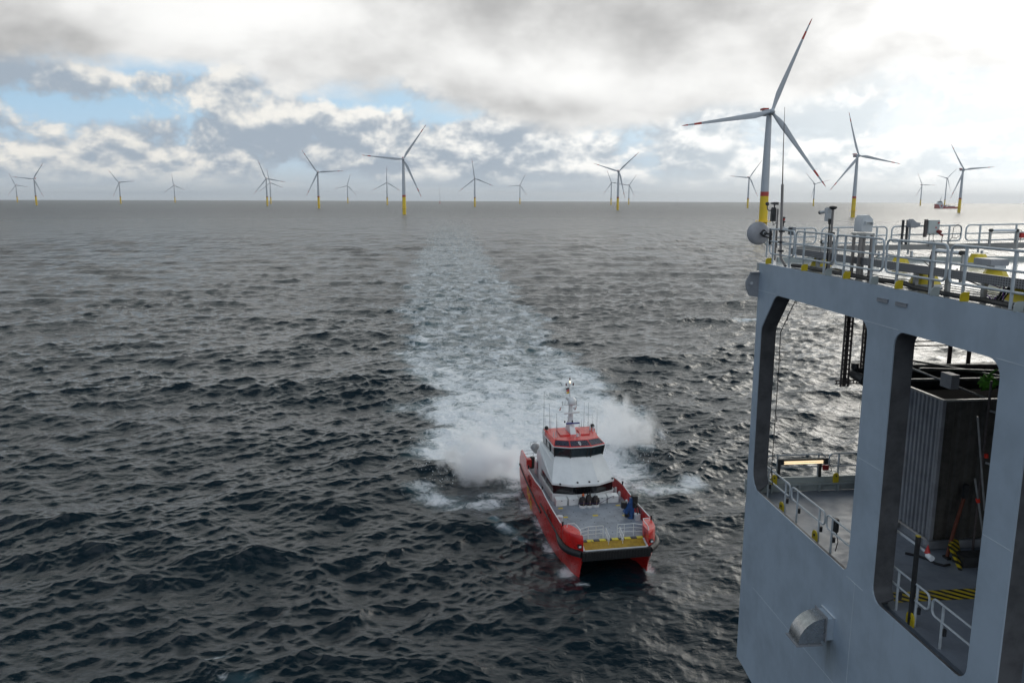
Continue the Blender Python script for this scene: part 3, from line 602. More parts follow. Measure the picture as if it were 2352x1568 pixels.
    for k in range(14): m.span((2.98 + k * .12, .105, -4.09), (3.01 + k * .12, .125, -4.02))
    m.build('rungs', BROWN, t, o)
    t, o = pthing('cable_tray', 'brown tray running level along the top of the right opening', 'cable tray', .1, 4.7, -1.6)
    for z in (-2.83, -2.68): MB().span((4.75, -.02, z - .02), (11, .02, z + .02)).build('side_rail', BROWN, t, o)
    m = MB()
    for w in (5.2, 6.9, 7.6, 9.2): m.span((w - .07, -.02, -3.5), (w + .07, .02, -.3))
    m.build('hangers', BROWN, t, o)
    t, o = pthing('pipe', 'fat dark pipe bending towards the viewer beside the hanging cable ladders', 'pipe', 0, 3.5, -3.7)
    MB().tube([(8, .1, -3.72), (3.72, .1, -3.72), (3.56, .06, -3.73), (3.50, -.05, -3.76), (3.56, -.5, -3.82), (3.72, -1.25, -3.9)], .155, 12).build('bent_pipe', DARKS, t, o)
    f = MB(); f.cyl((3.575, -.52, -3.82), (3.60, -.62, -3.835), .2); f.cyl((3.72, -1.2, -3.9), (3.74, -1.36, -3.92), .24); f.build('flange', DARKS, t, o)
    v = MB(); v.box((3.66, -1.25, -4.12), (.2, .2, .5)); v.cyl((3.66, -1.25, -4.34), (3.66, -1.25, -4.9), .02, n=6); v.build('valve', DARKS, t, o); MB().cyl((3.6, .1, -3.6), (3.6, .1, -3.4), .13).build('pipe_cap', DARKS, t, o)
    # net edge rope along the left jamb
    t, o = pthing('net_rope', 'thin dark rope looped down the dark left edge of the left opening', 'rope', .5, .55, -2)
    MB().tube([(.57, -1.6, -.95), (.57, -1.15, -1.5), (.57, -.62, -2.2), (.57, -.66, -3.5), (.57, -.63, -5.2), (.57, -.6, -6.9), (.57, -.75, -7.3)], .014, 5).build('rope', CABLE, t, o)
    for k, (u, z) in enumerate(((1.45, -1.0), (.95, -1.62), (.64, -3.0), (.62, -5.0), (.6, -6.3))):
        m = MB(); m.tube([(.57, -u + .0, z + .09), (.57, -u - .11, z + .08), (.57, -u - .11, z - .12), (.57, -u, z - .13)], .012, 5); m.build('hook', CABLE, t, o)
build_platform()

def rail_panel(label, u0, u1, w, zb, zt, zlow, zmid, posts, group, skew=0.0, end=False):
    # one welded pipe panel: rounded frame, middle pipe, posts
    f = (lambda a, z: (w, -a, z)) if not end else (lambda a, z: (a, .30, z + skew * a))
    t, o = (pthing('guard_rail', label, 'guard rail', (u0 + u1) / 2, w, zb, group) if not end else pthing('guard_rail', label, 'guard rail', -.30, (u0 + u1) / 2, zb, group))
    MB().tube([f(a, z) for a, z in rrect(u0, zlow, u1, zt, .13, 4)], .027, 8, True).build('frame', RAILP, t, o)
    if zmid: MB().tube([f(u0, zmid), f(u1, zmid)], .024, 8).build('middle_bar', RAILP, t, o)
    for p in posts:
        MB().tube([f(p, zb), f(p, zt)], .032, 8).build('post', RAILP, t, o)
    return t, o
NEAR = ((.37, 2.06, (.62, 1.80), 'first near railing panel at the platform corner, behind the dish'), (2.17, 4.40, (2.7, 3.95), 'near railing panel second from the corner, in front of the camera pole'), (4.53, 6.79, (5.0, 6.33), 'near railing panel in front of the white hooded box'),
        (6.92, 9.16, (7.4, 8.68), 'near railing panel in front of the second tube lamp'), (9.28, 11.55, (9.75, 11.12), 'near railing panel at the right edge of the photo'), (11.68, 13.9, (12.1, 13.5), 'near railing panel out of the frame to the right'), )
for u0, u1, ps, lb in NEAR[:5]: rail_panel(lb, u0, u1, .15, 0, 1.09, .32, .71, ps, 'pipe railing panels along the near edge of the top deck')
FAR = ((.25, 2.0, (.35, 1.6), 'far railing panel behind the platform corner'), (2.2, 4.45, (2.75, 4.1), 'far railing panel behind the camera pole and white hooded box'), (4.62, 7.08, (5.25, 6.65), 'far railing panel carrying the floodlight and the switch box'), (7.25, 9.6, (7.75, 9.05), 'far railing panel at the right edge with a red box'), )
for a, b, ps, lb in FAR: rail_panel(lb, a, b, .15, .14, 1.06, .55, .78, ps, 'pipe railing panels along the far edge of the top deck', .018, True)
LOW = ((-.02, 1.92, (.3, 1.62), 'slanting inner railing panel nearest the dark left jamb of the left opening'), (2.03, 4.17, (2.45, 3.85), 'inner railing panel in the middle of the left opening'), (4.27, 6.4, (4.6, 6.15), 'inner railing panel beside the white pillar in the left opening'),
       (7.35, 9.05, (7.85, 8.6), 'inner railing panel on the left in the right opening'), (9.17, 11.2, (9.55, 10.85), 'inner railing panel on the right in the right opening'))
for u0, u1, ps, lb in LOW:
    t, o = rail_panel(lb, u0, u1, .62, -7.9, -6.87, -7.27, None, ps, 'inner railing panels on the lower deck')
    for p in ps: MB().box((.62 + .05, -p - .03, -7.5), (.07, .07, .16)).build('clamp', DARKS, t, o)
LEND = ((.8, 2.9, (1.18, 2.66), 'end railing panel with the lit tube lamp on the lower deck'), (3.05, 5.0, (3.4, 4.7), 'end railing panel right of the lit tube lamp on the lower deck'))
for a, b, ps, lb in LEND: rail_panel(lb, a, b, .6, -7.40, -6.64, -7.08, None, ps, 'end railing panels of the lower deck', 0.0, True)

def build_top_deck_things():
    # dish antenna seen from behind
    t, o = pthing('dish_antenna', 'round grey dish antenna on the near corner of the railing', 'dish antenna', .35, .1, .85)
    d = MB(); ax = Vector((-.06, -.99, .06)).normalized(); c = Vector((.0, .22, .93))
    a = ax.cross(Vector((0, 0, 1))).normalized(); b = a.cross(ax)
    rings = []
    for r, h in ((.02, .09), (.12, .085), (.24, .055), (.36, 0), (.375, -.03), (.36, -.035), (.24, .02), (.02, .055)):
        rings.append([c + ax * h + (a * math.cos(2 * PI * k / 36) + b * math.sin(2 * PI * k / 36)) * r for k in range(36)])
    d.loft(rings).build('dish', mat('dish_grey_paint', (.36, .36, .38), .4, var=.12, vscale=2), t, o)
    m = MB(); q = c + ax * .16 + Vector((.12, 0, 0)); c0 = c; c = c + Vector((.12, 0, 0))
    P = [c + ax * h + a * x * .12 + b * z * .12 for h in (.05, .2) for x, z in ((-1, 0), (0, -1), (1, 0), (0, 1))]
    m.hexa(P); m.beam(q, (.15, -.45, .93), .06, .06); m.beam(q - b * .1, (.15, -.45, .8), .04, .04); m.cyl((.15, -.37, .6), (.15, -.37, 1.1), .045, n=10)
    m.build('mount', DARKS, t, o); MB().cyl(c + ax * .2, c + ax * .215, .05, n=12).build('cap', LGREY, t, o)
    # whip aerial
    t, o = pthing('whip_antenna', 'tall thin whip antenna rising past the huge turbine', 'antenna', 1.25, .13, 0)
    MB().tube([(.13, -1.62, .02), (.13, -1.45, .12), (.13, -1.27, .22), (.13, -1.22, .4), (.1, -1.12, 2.46)], .042, 10).build('lower_tube', mat('grey_brown_steel', (.23, .21, .20), .4, .3), t, o)
    MB().tube([(.1, -1.12, 2.46), (.09, -1.04, 3.6), (.085, -.98, 4.75)], [.018, .013, .006], 6).build('whip', BROWN, t, o)
    m = MB()
    for z in (.45, .72, 1.05): m.box((.14, -1.19, z), (.14, .14, .06))
    m.build('clamp', DARKS, t, o)
    # weather sensor with ball
    t, o = pthing('visibility_sensor', 'dark weather sensor with a ball on a bent arm left of the whip antenna', 'weather sensor', .55, .35, .3)
    MB().tube([(.35, -.35, .1), (.35, -.35, 1.72)], .03, 8).build('pole', mat('grey_brown_steel', (0, 0, 0)), t, o)
    MB().box((.32, -.10, 1.52), (.13, .15, .40)).box((.32, -.10, 1.73), (.1, .12, .06)).build('housing', DARKS, t, o)
    MB().tube([(.32, -.08, 1.66), (.32, .25, 1.66), (.32, .36, 1.69), (.32, .39, 1.76), (.32, .39, 1.84)], .018, 6).sphere((.32, .40, 1.87), .062, 14, 8).build('ball_arm', DARKS, t, o)
    MB().tube([(.33, -.13, 1.7), (.33, -.13, 1.86)], .022, 6).prism([(.12, 1.90), (-.18, 1.93), (-.28, 1.92), (-.28, 1.84), (-.16, 1.84), (-.02, 1.86), (.1, 1.87)], .27, .37, lambda p, q, h: (h, p - .06, q)).build('head', DARKS, t, o)
    MB().tube([(.32, -.1, 1.33), (.33, -.12, 1.2), (.34, -.3, 1.28), (.36, -.37, 1.2), (.37, -.38, .5)], .012, 5).build('cable', CABLE, t, o)
    t, o = pthing('beacon', 'small dark beacon with a red band on the corner railing', 'beacon', .95, .3, 1.09)
    MB().tube([(.3, -.92, 1.05), (.3, -.92, 1.42)], .018, 6).lathe([(.05, 1.3), (.06, 1.34), (.02, 1.37), (.03, 1.43), (.06, 1.45), (.05, 1.48)], (.3, -.92, 0), 10).build('body', DARKS, t, o)
    MB().lathe([(.045, 1.375), (.045, 1.425)], (.3, -.92, 0), 10).build('red_band', REDP, t, o)
    MB().box((.3, -.92, 1.12), (.08, .1, .12)).build('foot', LGREY, t, o)
    t, o = pthing('junction_box', 'small dark grey box clamped on the corner railing panel', 'junction box', 1.7, .22, 1.0)
    MB().box((.22, -1.72, 1.08), (.10, .30, .24)).build('box', GREY, t, o, bevel=.01); MB().box((.16, -1.72, 1.08), (.02, .24, .18)).build('lid', DARKS, t, o)
    # camera pole
    t, o = pthing('camera_pole', 'pole with a white swivelling camera behind the second railing panel', 'camera pole', 3.75, .35, 0)
    MB().tube([(.38, -3.78, 0), (.38, -3.78, 1.74)], .034, 8).build('pole', mat('grey_brown_steel', (0, 0, 0)), t, o)
    MB().tube([(.36, -3.7, .1), (.36, -3.68, 1.45)], .022, 6).build('cable', CABLE, t, o)
    c = MB().box((.35, -3.58, 1.56), (.13, .14, .28)).prism([(-.11, 1.62), (.05, 1.69), (.05, 1.78), (-.12, 1.80), (-.14, 1.66)], .29, .41, lambda p, q, h: (h, -3.52 + p, q)).build('camera_body', LGREY, t, o, bevel=.008)
    MB().cyl((.35, -3.44, 1.68), (.35, -3.16, 1.655), .045, .05, 12).build('camera_barrel', LGREY, c, o); MB().cyl((.35, -3.18, 1.657), (.35, -3.11, 1.65), .052, n=12).build('lens', DARKS, c, o)
    MB().lathe([(.05, 1.74), (.10, 1.78), (.105, 1.82), (.05, 1.84)], (.38, -3.78, 0), 12).box((.38, -3.78, 1.1), (.12, .16, .06)).box((.38, -3.7, 1.42), (.1, .1, .14)).build('fittings', DARKS, t, o)
    # white hooded box on legs
    t, o = pthing('instrument_cabinet', 'white hooded instrument box on steel legs above the railing', 'instrument box', 5.45, .5, 0)
    m = MB(); prof = [(.35, 1.20), (.35, 1.53), (.42, 1.62), (.53, 1.63), (.65, 1.52), (.65, 1.20)]
    m.prism(prof, -4.99, -5.36, lambda a, q, h: (a, h, q)).build('cabinet', LGREY, t, o, bevel=.01)
    m = MB(); m.span((.42, -5.36, 1.44), (.62, -5.43, 1.46)); m.span((.42, -5.36, 1.38), (.435, -5.43, 1.439)); m.span((.605, -5.36, 1.38), (.62, -5.43, 1.439)); m.build('vent_hood', LGREY, t, o)
    for u, w in ((5.02, .36), (5.32, .37), (5.05, .62), (5.40, .63)):
        MB().span((w - .03, -u - .03, 0), (w + .03, -u + .03, 1.12)).build('leg', mat('grey_brown_steel', (0, 0, 0)), t, o)
    MB().span((.32, -4.94, 1.12), (.68, -5.44, 1.17)).build('base_frame', STEEL, t, o)
    # far-edge floodlight and switch box
    t, o = pthing('floodlight', 'hooded floodlight on two posts at the far railing', 'floodlight', -.2, 5.1, .5)
    for w in (4.96, 5.12): MB().span((w - .03, .22, .55), (w + .03, .28, 1.36)).build('post', DARKS, t, o)
    MB().prism([(5.06, 1.20), (5.08, 1.33), (5.13, 1.40), (5.19, 1.36), (5.28, 1.29), (5.42, 1.27), (5.40, 1.15), (5.25, 1.11), (5.08, 1.12)], .0, .22, lambda a, q, h: (a, h, q)).build('lamp_hood', GREY, t, o, bevel=.01)
    MB().span((4.94, .23, .40), (5.16, .29, .56)).build('ballast_box', LGREY, t, o)
    t, o = pthing('switch_box', 'pale grey switch box with red knobs hung on the far railing', 'switch box', -.2, 5.95, .8)
    MB().span((5.74, .06, .92), (6.14, .24, 1.36)).build('box', mat('switch_box_grey', (.46, .49, .48), .4), t, o, bevel=.012)
    MB().span((5.66, .10, .80), (5.735, .2, 1.38)).build('mounting_rail', BROWN, t, o)
    MB().cyl((6.0, .06, 1.12), (6.0, .03, 1.12), .02, n=8).cyl((6.08, .06, 1.27), (6.08, .03, 1.27), .025, n=8).build('knob', REDP, t, o)
    MB().sphere((6.12, .05, .99), (.10, .08, .06), 12, 8).tube([(6.1, .05, .97), (6.2, .05, .88), (6.27, .05, .86)], .035, 6).build('red_horn', mat('dull_red_plastic', (.22, .03, .03), .4), t, o)
    MB().tube([(5.82, .1, .92), (5.82, .1, .5)], .012, 5).tube([(6.26, .06, .85), (6.25, .08, .6)], .012, 5).tube([(5.95, .1, .92), (5.97, .1, .7), (6.05, .12, .62)], .01, 5).build('cable', CABLE, t, o)
    t, o = pthing('cable_loop', 'black cable looped over the far railing right of the switch box', 'cable', -.2, 6.9, .5)
    MB().tube([(6.3, .2, .50), (6.55, .2, .58), (6.72, .22, .8), (6.76, .25, 1.1), (6.9, .26, 1.22), (7.03, .25, 1.15), (7.0, .22, .85), (6.85, .2, .76), (6.7, .2, .78)], .010, 5).build('cable', CABLE, t, o)
    # tube lamps
    def tube_lamp(label, a, b, wpos, z, along_u, lit=False, group=None):
        if along_u: t, o = pthing('tube_lamp', label, 'tube lamp', (a + b) / 2, wpos, z - .6, group); f = lambda q, dz=0: (wpos, -q, z + dz)
        else: t, o = pthing('tube_lamp', label, 'tube lamp', -.2, (a + b) / 2, z - .6, group); f = lambda q, dz=0: (q, wpos, z + dz)
        MB().tube([f(a + .07), f(b - .07)], .045, 10).build('tube', LENS, t, o)
        for q in (a, b - .09): MB().tube([f(q), f(q + .09)], .058, 10).build('end_cap', DARKS, t, o)
        for q in (a - .03, b - .06): MB().beam(f(q + .06, -.03), f(q + .06, -.62), .07, .05).build('post', STEEL, t, o)
    tube_lamp('unlit tube lamp behind the second near railing panel, near the camera pole', 2.95, 3.62, .55, .82, True)
    tube_lamp('unlit tube lamp behind the near railing panel with the brown post', 8.0, 9.0, .62, .90, True)
    tube_lamp('unlit tube lamp on the far railing beside a red box', 7.98, 9.0, .14, 1.02, False)
    t, o = pthing('red_junction_box', 'small red box hung on the far railing at the right edge', 'junction box', -.2, 9.2, .8)
    MB().box((9.22, .18, .85), (.22, .1, .17)).build('box', REDP, t, o, bevel=.01); MB().tube([(8.98, .14, 1.03), (9.12, .14, 1.02), (9.18, .16, .93)], .01, 5).tube([(9.15, .18, .76), (9.15, .2, .5)], .01, 5).build('cable', CABLE, t, o)
    # cable trays
    t, o = pthing('cable_tray', 'grey perforated cable tray running along the near railing', 'cable tray', 6, .45, .3)
    MB().span((.42, -1.25, .36), (.46, -14.5, .55)).build('side_sheet', PERF, t, o); MB().span((.461, -1.25, .36), (.8, -14.5, .375)).build('tray_floor', PERF, t, o)
    for u in (2.9, 5.1, 7.6, 8.75, 9.9, 11.25, 12.5): MB().span((.461, -u - .05, 0), (.54, -u + .05, .359)).build('support', STEEL, t, o)
    t, o = pthing('cable_duct', 'long flat grey duct crossing along the far railing', 'cable duct', -.2, 6, .3)
    MB().hexa([(1.2, .12, .34), (12, .12, .46), (12, .24, .46), (1.2, .24, .34), (1.2, .12, .50), (12, .12, .66), (12, .24, .66), (1.2, .24, .50)]).build('duct', mat('warm_grey_duct', (.24, .235, .225), .45), t, o)
    m = MB()
    for w in (1.7, 4.1, 5.25, 6.65, 7.75, 9.05): m.span((w + .04, .13, .14), (w + .08, .23, .35))
    m.build('brackets', LGREY, t, o)
    # yellow pedestals
    for u, w, s, lb in ((2.2, .95, .9, 'yellow tapered pedestal behind the second near railing panel'), (7.25, .95, 1.0, 'large yellow pedestal behind the railing panel left of the brown post'), (6.35, 3.4, .95, 'yellow pedestal under a grey box in the middle of the deck'), (10.65, .85, 1.05, 'yellow pedestal beside black hoses at the right edge'), (1.56, 3.85, .8, 'yellow pedestal with black cables behind the hooded box'), (1.25, 6.65, .95, 'yellow pedestal near the far coaming, below the switch box')):
        t, o = pthing('pedestal', lb, 'pedestal', u, w, 0, 'yellow pedestals on the top deck')
        MB().lathe([(.40 * s, .0), (.36 * s, .10 * s)], (w, -u, -.02), 8).build('white_skirt', DECKP, t, o, smooth=20)
        MB().lathe([(.36 * s, .10 * s), (.21 * s, .38 * s)], (w, -u, -.02), 8).build('yellow_body', YEL, t, o, smooth=20)
    t, o = pthing('cable_box', 'flat grey box with cables standing on the middle yellow pedestal', 'cable box', 6.4, 3.3, .38)
    MB().box((3.3, -6.3, .50), (.5, .62, .16)).build('box', GREY, t, o, bevel=.01); MB().box((3.3, -6.5, .39), (.3, .3, .07)).build('white_foot', LGREY, t, o)
    # hoses and cables on the deck
    t, o = pthing('deck_hose', 'thick black hose lying along the near deck edge', 'hose', 4, .3, 0)
    MB().tube([(.35, -1.6, .04), (.45, -2.3, .05), (.32, -3.0, .05), (.3, -3.6, .06), (.36, -5, .06), (.3, -6.2, .06), (.42, -7.2, .10), (.3, -7.9, .06), (.25, -9, .05), (.3, -10.5, .05), (.25, -12, .05)], .055, 8).build('hose', CABLE, t, o)
    t, o = pthing('deck_cables', 'bundle of thin black cables trailing across the top deck', 'cables', 5, 2, 0)
    for k in range(5):
        P = [(.45 + .25 * k + .2 * math.sin(k + j), -2.4 - j * (1.1 + .1 * k), .012) for j in range(9)]
        MB().tube(P, .012, 5).build('cable', CABLE, t, o)
    for k in range(3):
        MB().tube([(2.6 + k * .5, -3 + k, .012), (3.2 + k * .4, -5.5 - k, .012), (3.0 + k * .6, -8.5, .012), (4.0 + k * .3, -11, .012)], .012, 5).build('cable', CABLE, t, o)
    MB().tube([(1.2, -7.9, .35), (1.0, -8.3, .5), (.9, -8.5, .36), (1.4, -8.9, .1), (2.2, -8.6, .02), (2.6, -7.6, .02)], .018, 6).tube([(3.8, -1.5, .3), (3.6, -1.0, .36), (3.4, -.6, .1)], .015, 5).tube([(3.9, -1.7, .3), (4.1, -2.2, .28), (4.2, -2.6, .02)], .015, 5).build('cable', CABLE, t, o)
    t, o = pthing('violet_cable', 'violet cable looped beside the rightmost yellow pedestal', 'cable', 10, .6, 0)
    MB().tube([(.7, -10.1, .28), (.55, -9.95, .36), (.52, -9.9, .16), (.6, -10.05, .03), (.7, -10.15, .2), (.66, -10.25, .34), (.62, -10.3, .1), (.6, -10.45, .02)], .014, 6).build('cable', PURPLE, t, o)
    t, o = pthing('hose_bundle', 'upright black hose bundle left of the rightmost yellow pedestal', 'hoses', 10.2, .7, 0)
    for k in range(6): MB().tube([(.62 + .04 * k, -10.1 - .05 * k, .0), (.66 + .04 * k, -10.22 - .045 * k, .25), (.9, -10.36 - .03 * k, .36)], .028, 6).build('hose', CABLE, t, o)
    t, o = pthing('brown_post', 'short brown steel post behind the near railing panel with the tube lamp', 'post', 8.0, .6, 0)
    MB().span((.58, -8.04, 0), (.66, -7.94, .88)).build('post', mat('grey_brown_steel', (0, 0, 0)), t, o); MB().tube([(.62, -7.95, .84), (.64, -7.85, .78), (.63, -7.86, .4), (.63, -7.9, .05)], .012, 5).build('cable', CABLE, t, o)
build_top_deck_things()

def build_lower_deck_things():
    # lit tube lamp on the end railing
    t, o = pthing('tube_lamp', 'glowing tube lamp in a dark frame on the lower deck end railing', 'tube lamp', -.1, 2, -6.83)
    for z in (-6.80, -6.865): MB().tube([(1.32, .06, z), (2.70, .06, z)], .024, 8).build('lit_tube', LAMPW, t, o)
    MB().span((1.16, .10, -6.92), (2.86, .13, -6.73)).span((1.14, .02, -6.735), (2.88, .13, -6.70)).span((1.16, .02, -6.9), (1.28, .10, -6.74)).span((2.74, .02, -6.9), (2.87, .10, -6.74)).build('housing', DARKS, t, o)
    for w in (1.18, 2.66): MB().span((w - .04, .12, -7.4), (w + .04, .19, -6.74)).build('post', DARKS, t, o)
    t, o = pthing('red_junction_box', 'small dark red box right of the glowing tube lamp', 'junction box', -.1, 2.8, -7.05)
    MB().box((2.82, .08, -7.05), (.20, .1, .18)).build('box', mat('dark_red_plastic', (.30, .02, .02), .4), t, o, bevel=.01); MB().tube([(2.92, .08, -7.05), (3.05, .09, -7.08), (3.05, .1, -7.2), (2.8, .1, -7.24)], .012, 5).build('cable', CABLE, t, o)
    for k, (u, lb) in enumerate(((1.62, 'yellow round lug at the foot of the left inner railing panel'), (3.87, 'yellow round lug at the foot of the middle inner railing panel'), (6.1, 'yellow round lug in the lower corner of the left opening'), (8.62, 'yellow round lug at the foot of the dark post in the right opening'), (10.86, 'yellow round lug in the lower right corner of the right opening'))):
        t, o = pthing('round_lug', lb, 'lug', u, .58, -7.9, 'yellow lugs beside the inner railing feet')
        MB().prism([(-.15, 0), (.15, 0)] + arc((0, .17), .15, 0, 180, 8), .545, .575, lambda a, q, h, u=u: (h, -u + .1 + a, -7.9 + q)).build('lug_plate', YEL, t, o)
        MB().cyl((.53, -u + .1, -7.72), (.59, -u + .1, -7.72), .04, n=10).build('lug_hole', DARKS, t, o)
    for w, lb in ((1.0, 'yellow lug on the end bulwark below the glowing lamp, left'), (3.22, 'yellow lug on the end bulwark right of the glowing lamp')):
        t, o = pthing('bulwark_lug', lb, 'lug', -.1, w, -7.6)
        MB().prism([(-.1, -.16), (.1, -.16)] + arc((0, .1), .1, 0, 180, 6), .06, .10, lambda a, q, h, w=w: (w + a, h, -7.45 + q)).build('lug_plate', YEL, t, o)
        MB().cyl((w, .05, -7.36), (w, .11, -7.36), .03, n=8).build('lug_hole', DARKS, t, o)
    # ribbed grey transformer housing
    t, o = pthing('ribbed_cabinet', 'tall grey ribbed metal cabinet standing inside the right opening', 'cabinet', 3, 4.2, -7.7)
    m = MB(); u0, u1, w0, w1, zb, zt = 1.4, 4.62, 3.61, 8.6, -7.62, -3.52
    def ribs(a0, a1, f, mt, nm, n):
        P = []
        for k in range(n):
            s = (a1 - a0) / n; x = a0 + k * s; P += [(x, 0), (x + s * .3, 0), (x + s * .42, .05), (x + s * .88, .05)]
        P.append((a1, 0)); vs = [f(x, d, zb) for x, d in P] + [f(x, d, zt) for x, d in P]; q = len(P)
        MB().add(vs, [(i, i + 1, q + i + 1, q + i) for i in range(q - 1)]).build(nm, mt, t, o, smooth=0)
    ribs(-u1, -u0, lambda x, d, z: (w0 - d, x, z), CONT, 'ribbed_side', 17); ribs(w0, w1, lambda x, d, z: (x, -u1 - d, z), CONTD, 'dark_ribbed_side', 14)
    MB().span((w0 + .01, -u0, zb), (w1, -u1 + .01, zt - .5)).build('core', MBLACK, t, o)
    MB().span((w0 - .07, -u1 - .07, zb - .02), (w0 + .03, -u1 + .03, zt + .03)).build('corner_post', CONT, t, o)
    r = MB(); r.span((w0 - .06, -u0, zt), (w0 + .02, -u1 - .06, zt + .05)); r.span((w0 + .031, -u1 - .06, zt), (w1, -u1 + .02, zt + .05)); r.build('top_rim', STEEL, t, o)
    MB().span((w0 - .10, -u0, -7.88), (w0 + .2, -u1 - .1, zb - .03)).span((w0 + .21, -u1 - .1, -7.88), (w1, -u1 + .2, zb - .03)).build('skid', GREY, t, o)
    MB().box((w0 - .15, -2.75, -3.75), (.25, .5, .5)).build('side_box', DARKS, t, o)
    MB().box((w0 + .9, -3.5, -3.2), (.25, .5, .42)).build('roof_bracket', GREY, t, o)
    # scaffolding behind it
    t, o = pthing('scaffold', 'grey scaffold of crossing poles in the dark behind the ribbed cabinet', 'scaffold', 4, 6, -7.9)
    def pole(p, q, r=.035, m_=None): MB().tube([p, q], r, 7).build('pole', m_ or STEEL, t, o)
    pole((4.75, -4.9, -7.9), (4.75, -4.9, -2.9), .035, BROWN); pole((4.2, -2.5, -3.05), (7.5, -2.3, -3.25)); pole((4.3, -1.6, -2.95), (8.8, -3.5, -3.6)); pole((3.9, -.6, -3.35), (8.8, -.9, -3.35)); pole((3.8, -1.6, -3.62), (8.5, -1.7, -3.62), .05)
    pole((4.8, -4.9, -3.75), (6.2, -6.5, -4.0)); pole((4.3, -5.6, -5.0), (5.6, -7.2, -5.4)); pole((4.0, -.5, -3.0), (6.0, -4.2, -3.9))
    for a, b, lb in (((3.62, -6, -3.58), (4.25, -6, -6.9), 'slanting scaffold pole with a red clamp in the right opening'),):
        s, o2 = pthing('braced_pole', lb, 'pole', 6, 3.6, -6.9)
        MB().tube([(3.62, -6, -3.58), (4.12, -6, -6.2)], .028, 7).build('upper_pole', STEEL, s, o2); MB().cyl((3.98, -6, -4.62), (3.995, -6, -4.72), .05, n=8).build('red_clamp', mat('bright_red_clamp', (.75, .04, .02), .4), s, o2)
        MB().tube([(3.66, -6.1, -5.25), (4.2, -6.1, -7.3)], .028, 7).build('lower_pole', STEEL, s, o2); MB().cyl((3.80, -6.1, -5.82), (3.83, -6.1, -5.92), .05, n=8).build('red_clamp', mat('bright_red_clamp', (0, 0, 0)), s, o2)
    # bright green fabric
    t, o = pthing('green_jacket', 'crumpled bright green fabric hung on the scaffold near the right pillar', 'jacket', 3, 6.1, -3.4)
    bm = bmesh.new(); bmesh.ops.create_icosphere(bm, subdivisions=3, radius=.27)
    for v in bm.verts:
        q = v.co.normalized(); k = 1 + .35 * math.sin(9 * q.x + 3 * q.z) * math.sin(8 * q.y + 5) + .22 * math.sin(17 * q.z + 4 * q.x); v.co = Vector((q.x * .26 * k, q.y * .2 * k, q.z * .2 * k - .05 * abs(q.x)))
    me = bpy.data.meshes.new('fabric'); bm.to_mesh(me); bm.free(); me.materials.append(HIVIS); me.shade_smooth(); g = bpy.data.objects.new('fabric', me); COL.objects.link(g); g.parent = t
    MB().tube([(6.1, -3.0, -3.22), (6.3, -2.98, -3.05), (6.42, -2.97, -3.02)], [.05, .03, .015], 6).build('sleeve', HIVIS, t, o)
    # orange stand, hazard plate, lamps and posts on the lower deck
    t, o = pthing('orange_stand', 'orange slanting prop standing right of the ribbed cabinet', 'prop', 5.3, 3.8, -7.9)
    MB().tube([(3.72, -5.26, -7.86), (4.05, -5.0, -7.1), (4.35, -4.85, -6.3)], .05, 8).build('leg', mat('dull_orange_paint', (.13, .03, .012), .7), t, o); MB().box((3.70, -5.28, -7.87), (.12, .22, .06)).build('foot', BLACK, t, o); MB().box((4.36, -4.86, -6.1), (.12, .12, .4)).build('upper_handle', DARKS, t, o)
    t, o = pthing('skid_beam', 'steel skid beam end painted with black and yellow stripes', 'beam', 5.9, 3.6, -7.9)
    MB().hexa([(3.55, -6.0, -7.89), (3.62, -6.05, -7.89), (4.2, -5.2, -7.89), (4.0, -5.2, -7.89), (3.6, -5.4, -7.45), (3.68, -5.4, -7.45), (4.2, -5.0, -7.45), (4.0, -5.0, -7.45)]).build('striped_end', HAZ, t, o)
    MB().span((3.75, -5.9, -7.89), (8, -5.45, -7.6)).build('beam', DARKS, t, o)
    for u, zt, lb in ((7.48, -5.67, 'dark square post at the left jamb of the right opening'), (8.5, -5.69, 'dark square post standing in the middle of the right opening')):
        t, o = pthing('lamp_post', lb, 'post', u, .56, -7.9, 'dark posts of the lower tube lamp')
        MB().span((.53, -u - .04, -7.9), (.61, -u + .04, zt)).build('post', DARKS, t, o); MB().span((.525, -u - .045, zt), (.615, -u + .045, zt + .02)).build('yellow_cap', YEL, t, o)
    t, o = pthing('tube_lamp', 'long unlit tube lamp with a red tip between the two dark posts', 'tube lamp', 8, .7, -5.8)
    MB().tube([(.68, -7.52, -5.98), (.68, -8.72, -6.0)], .035, 8).build('tube', LENS, t, o); MB().span((.64, -7.45, -5.86), (.72, -8.6, -5.72)).build('housing', GREY, t, o); MB().lathe([(.07, 0), (.005, .2)], (.68, -8.72, -6.0), 10).build('red_tip', REDP, t, o); MB().cyl((.68, -8.74, -6.05), (.68, -8.9, -6.06), .07, n=10).build('end_socket', LENS, t, o)
    t, o = pthing('floor_cable', 'black cable lying on the lower deck floor in the right opening', 'cable', 5.4, 3.1, -7.9)
    MB().tube([(2.7, -4.9, -7.87), (2.95, -5.1, -7.87), (3.1, -5.35, -7.87), (3.15, -5.6, -7.87), (3.3, -5.75, -7.87), (3.5, -5.7, -7.87)], .035, 7).build('cable', CABLE, t, o)
    t, o = pthing('call_box', 'small dark box with cables on the inner railing beside the white pillar', 'call box', 4.62, .7, -7.1)
    MB().box((.70, -4.66, -7.05), (.10, .14, .40)).build('box', DARKS, t, o, bevel=.01); MB().tube([(.70, -4.55, -6.95), (.72, -4.42, -6.9), (.72, -4.4, -7.05)], .014, 5).tube([(.7, -4.7, -7.25), (.72, -4.78, -7.5), (.7, -4.72, -7.8)], .014, 5).build('cable', CABLE, t, o)
    # air outlet on the wall
    t, o = pthing('exhaust_duct', 'curved bare metal exhaust duct on the white wall', 'exhaust duct', 5.9, 0, -9.3)
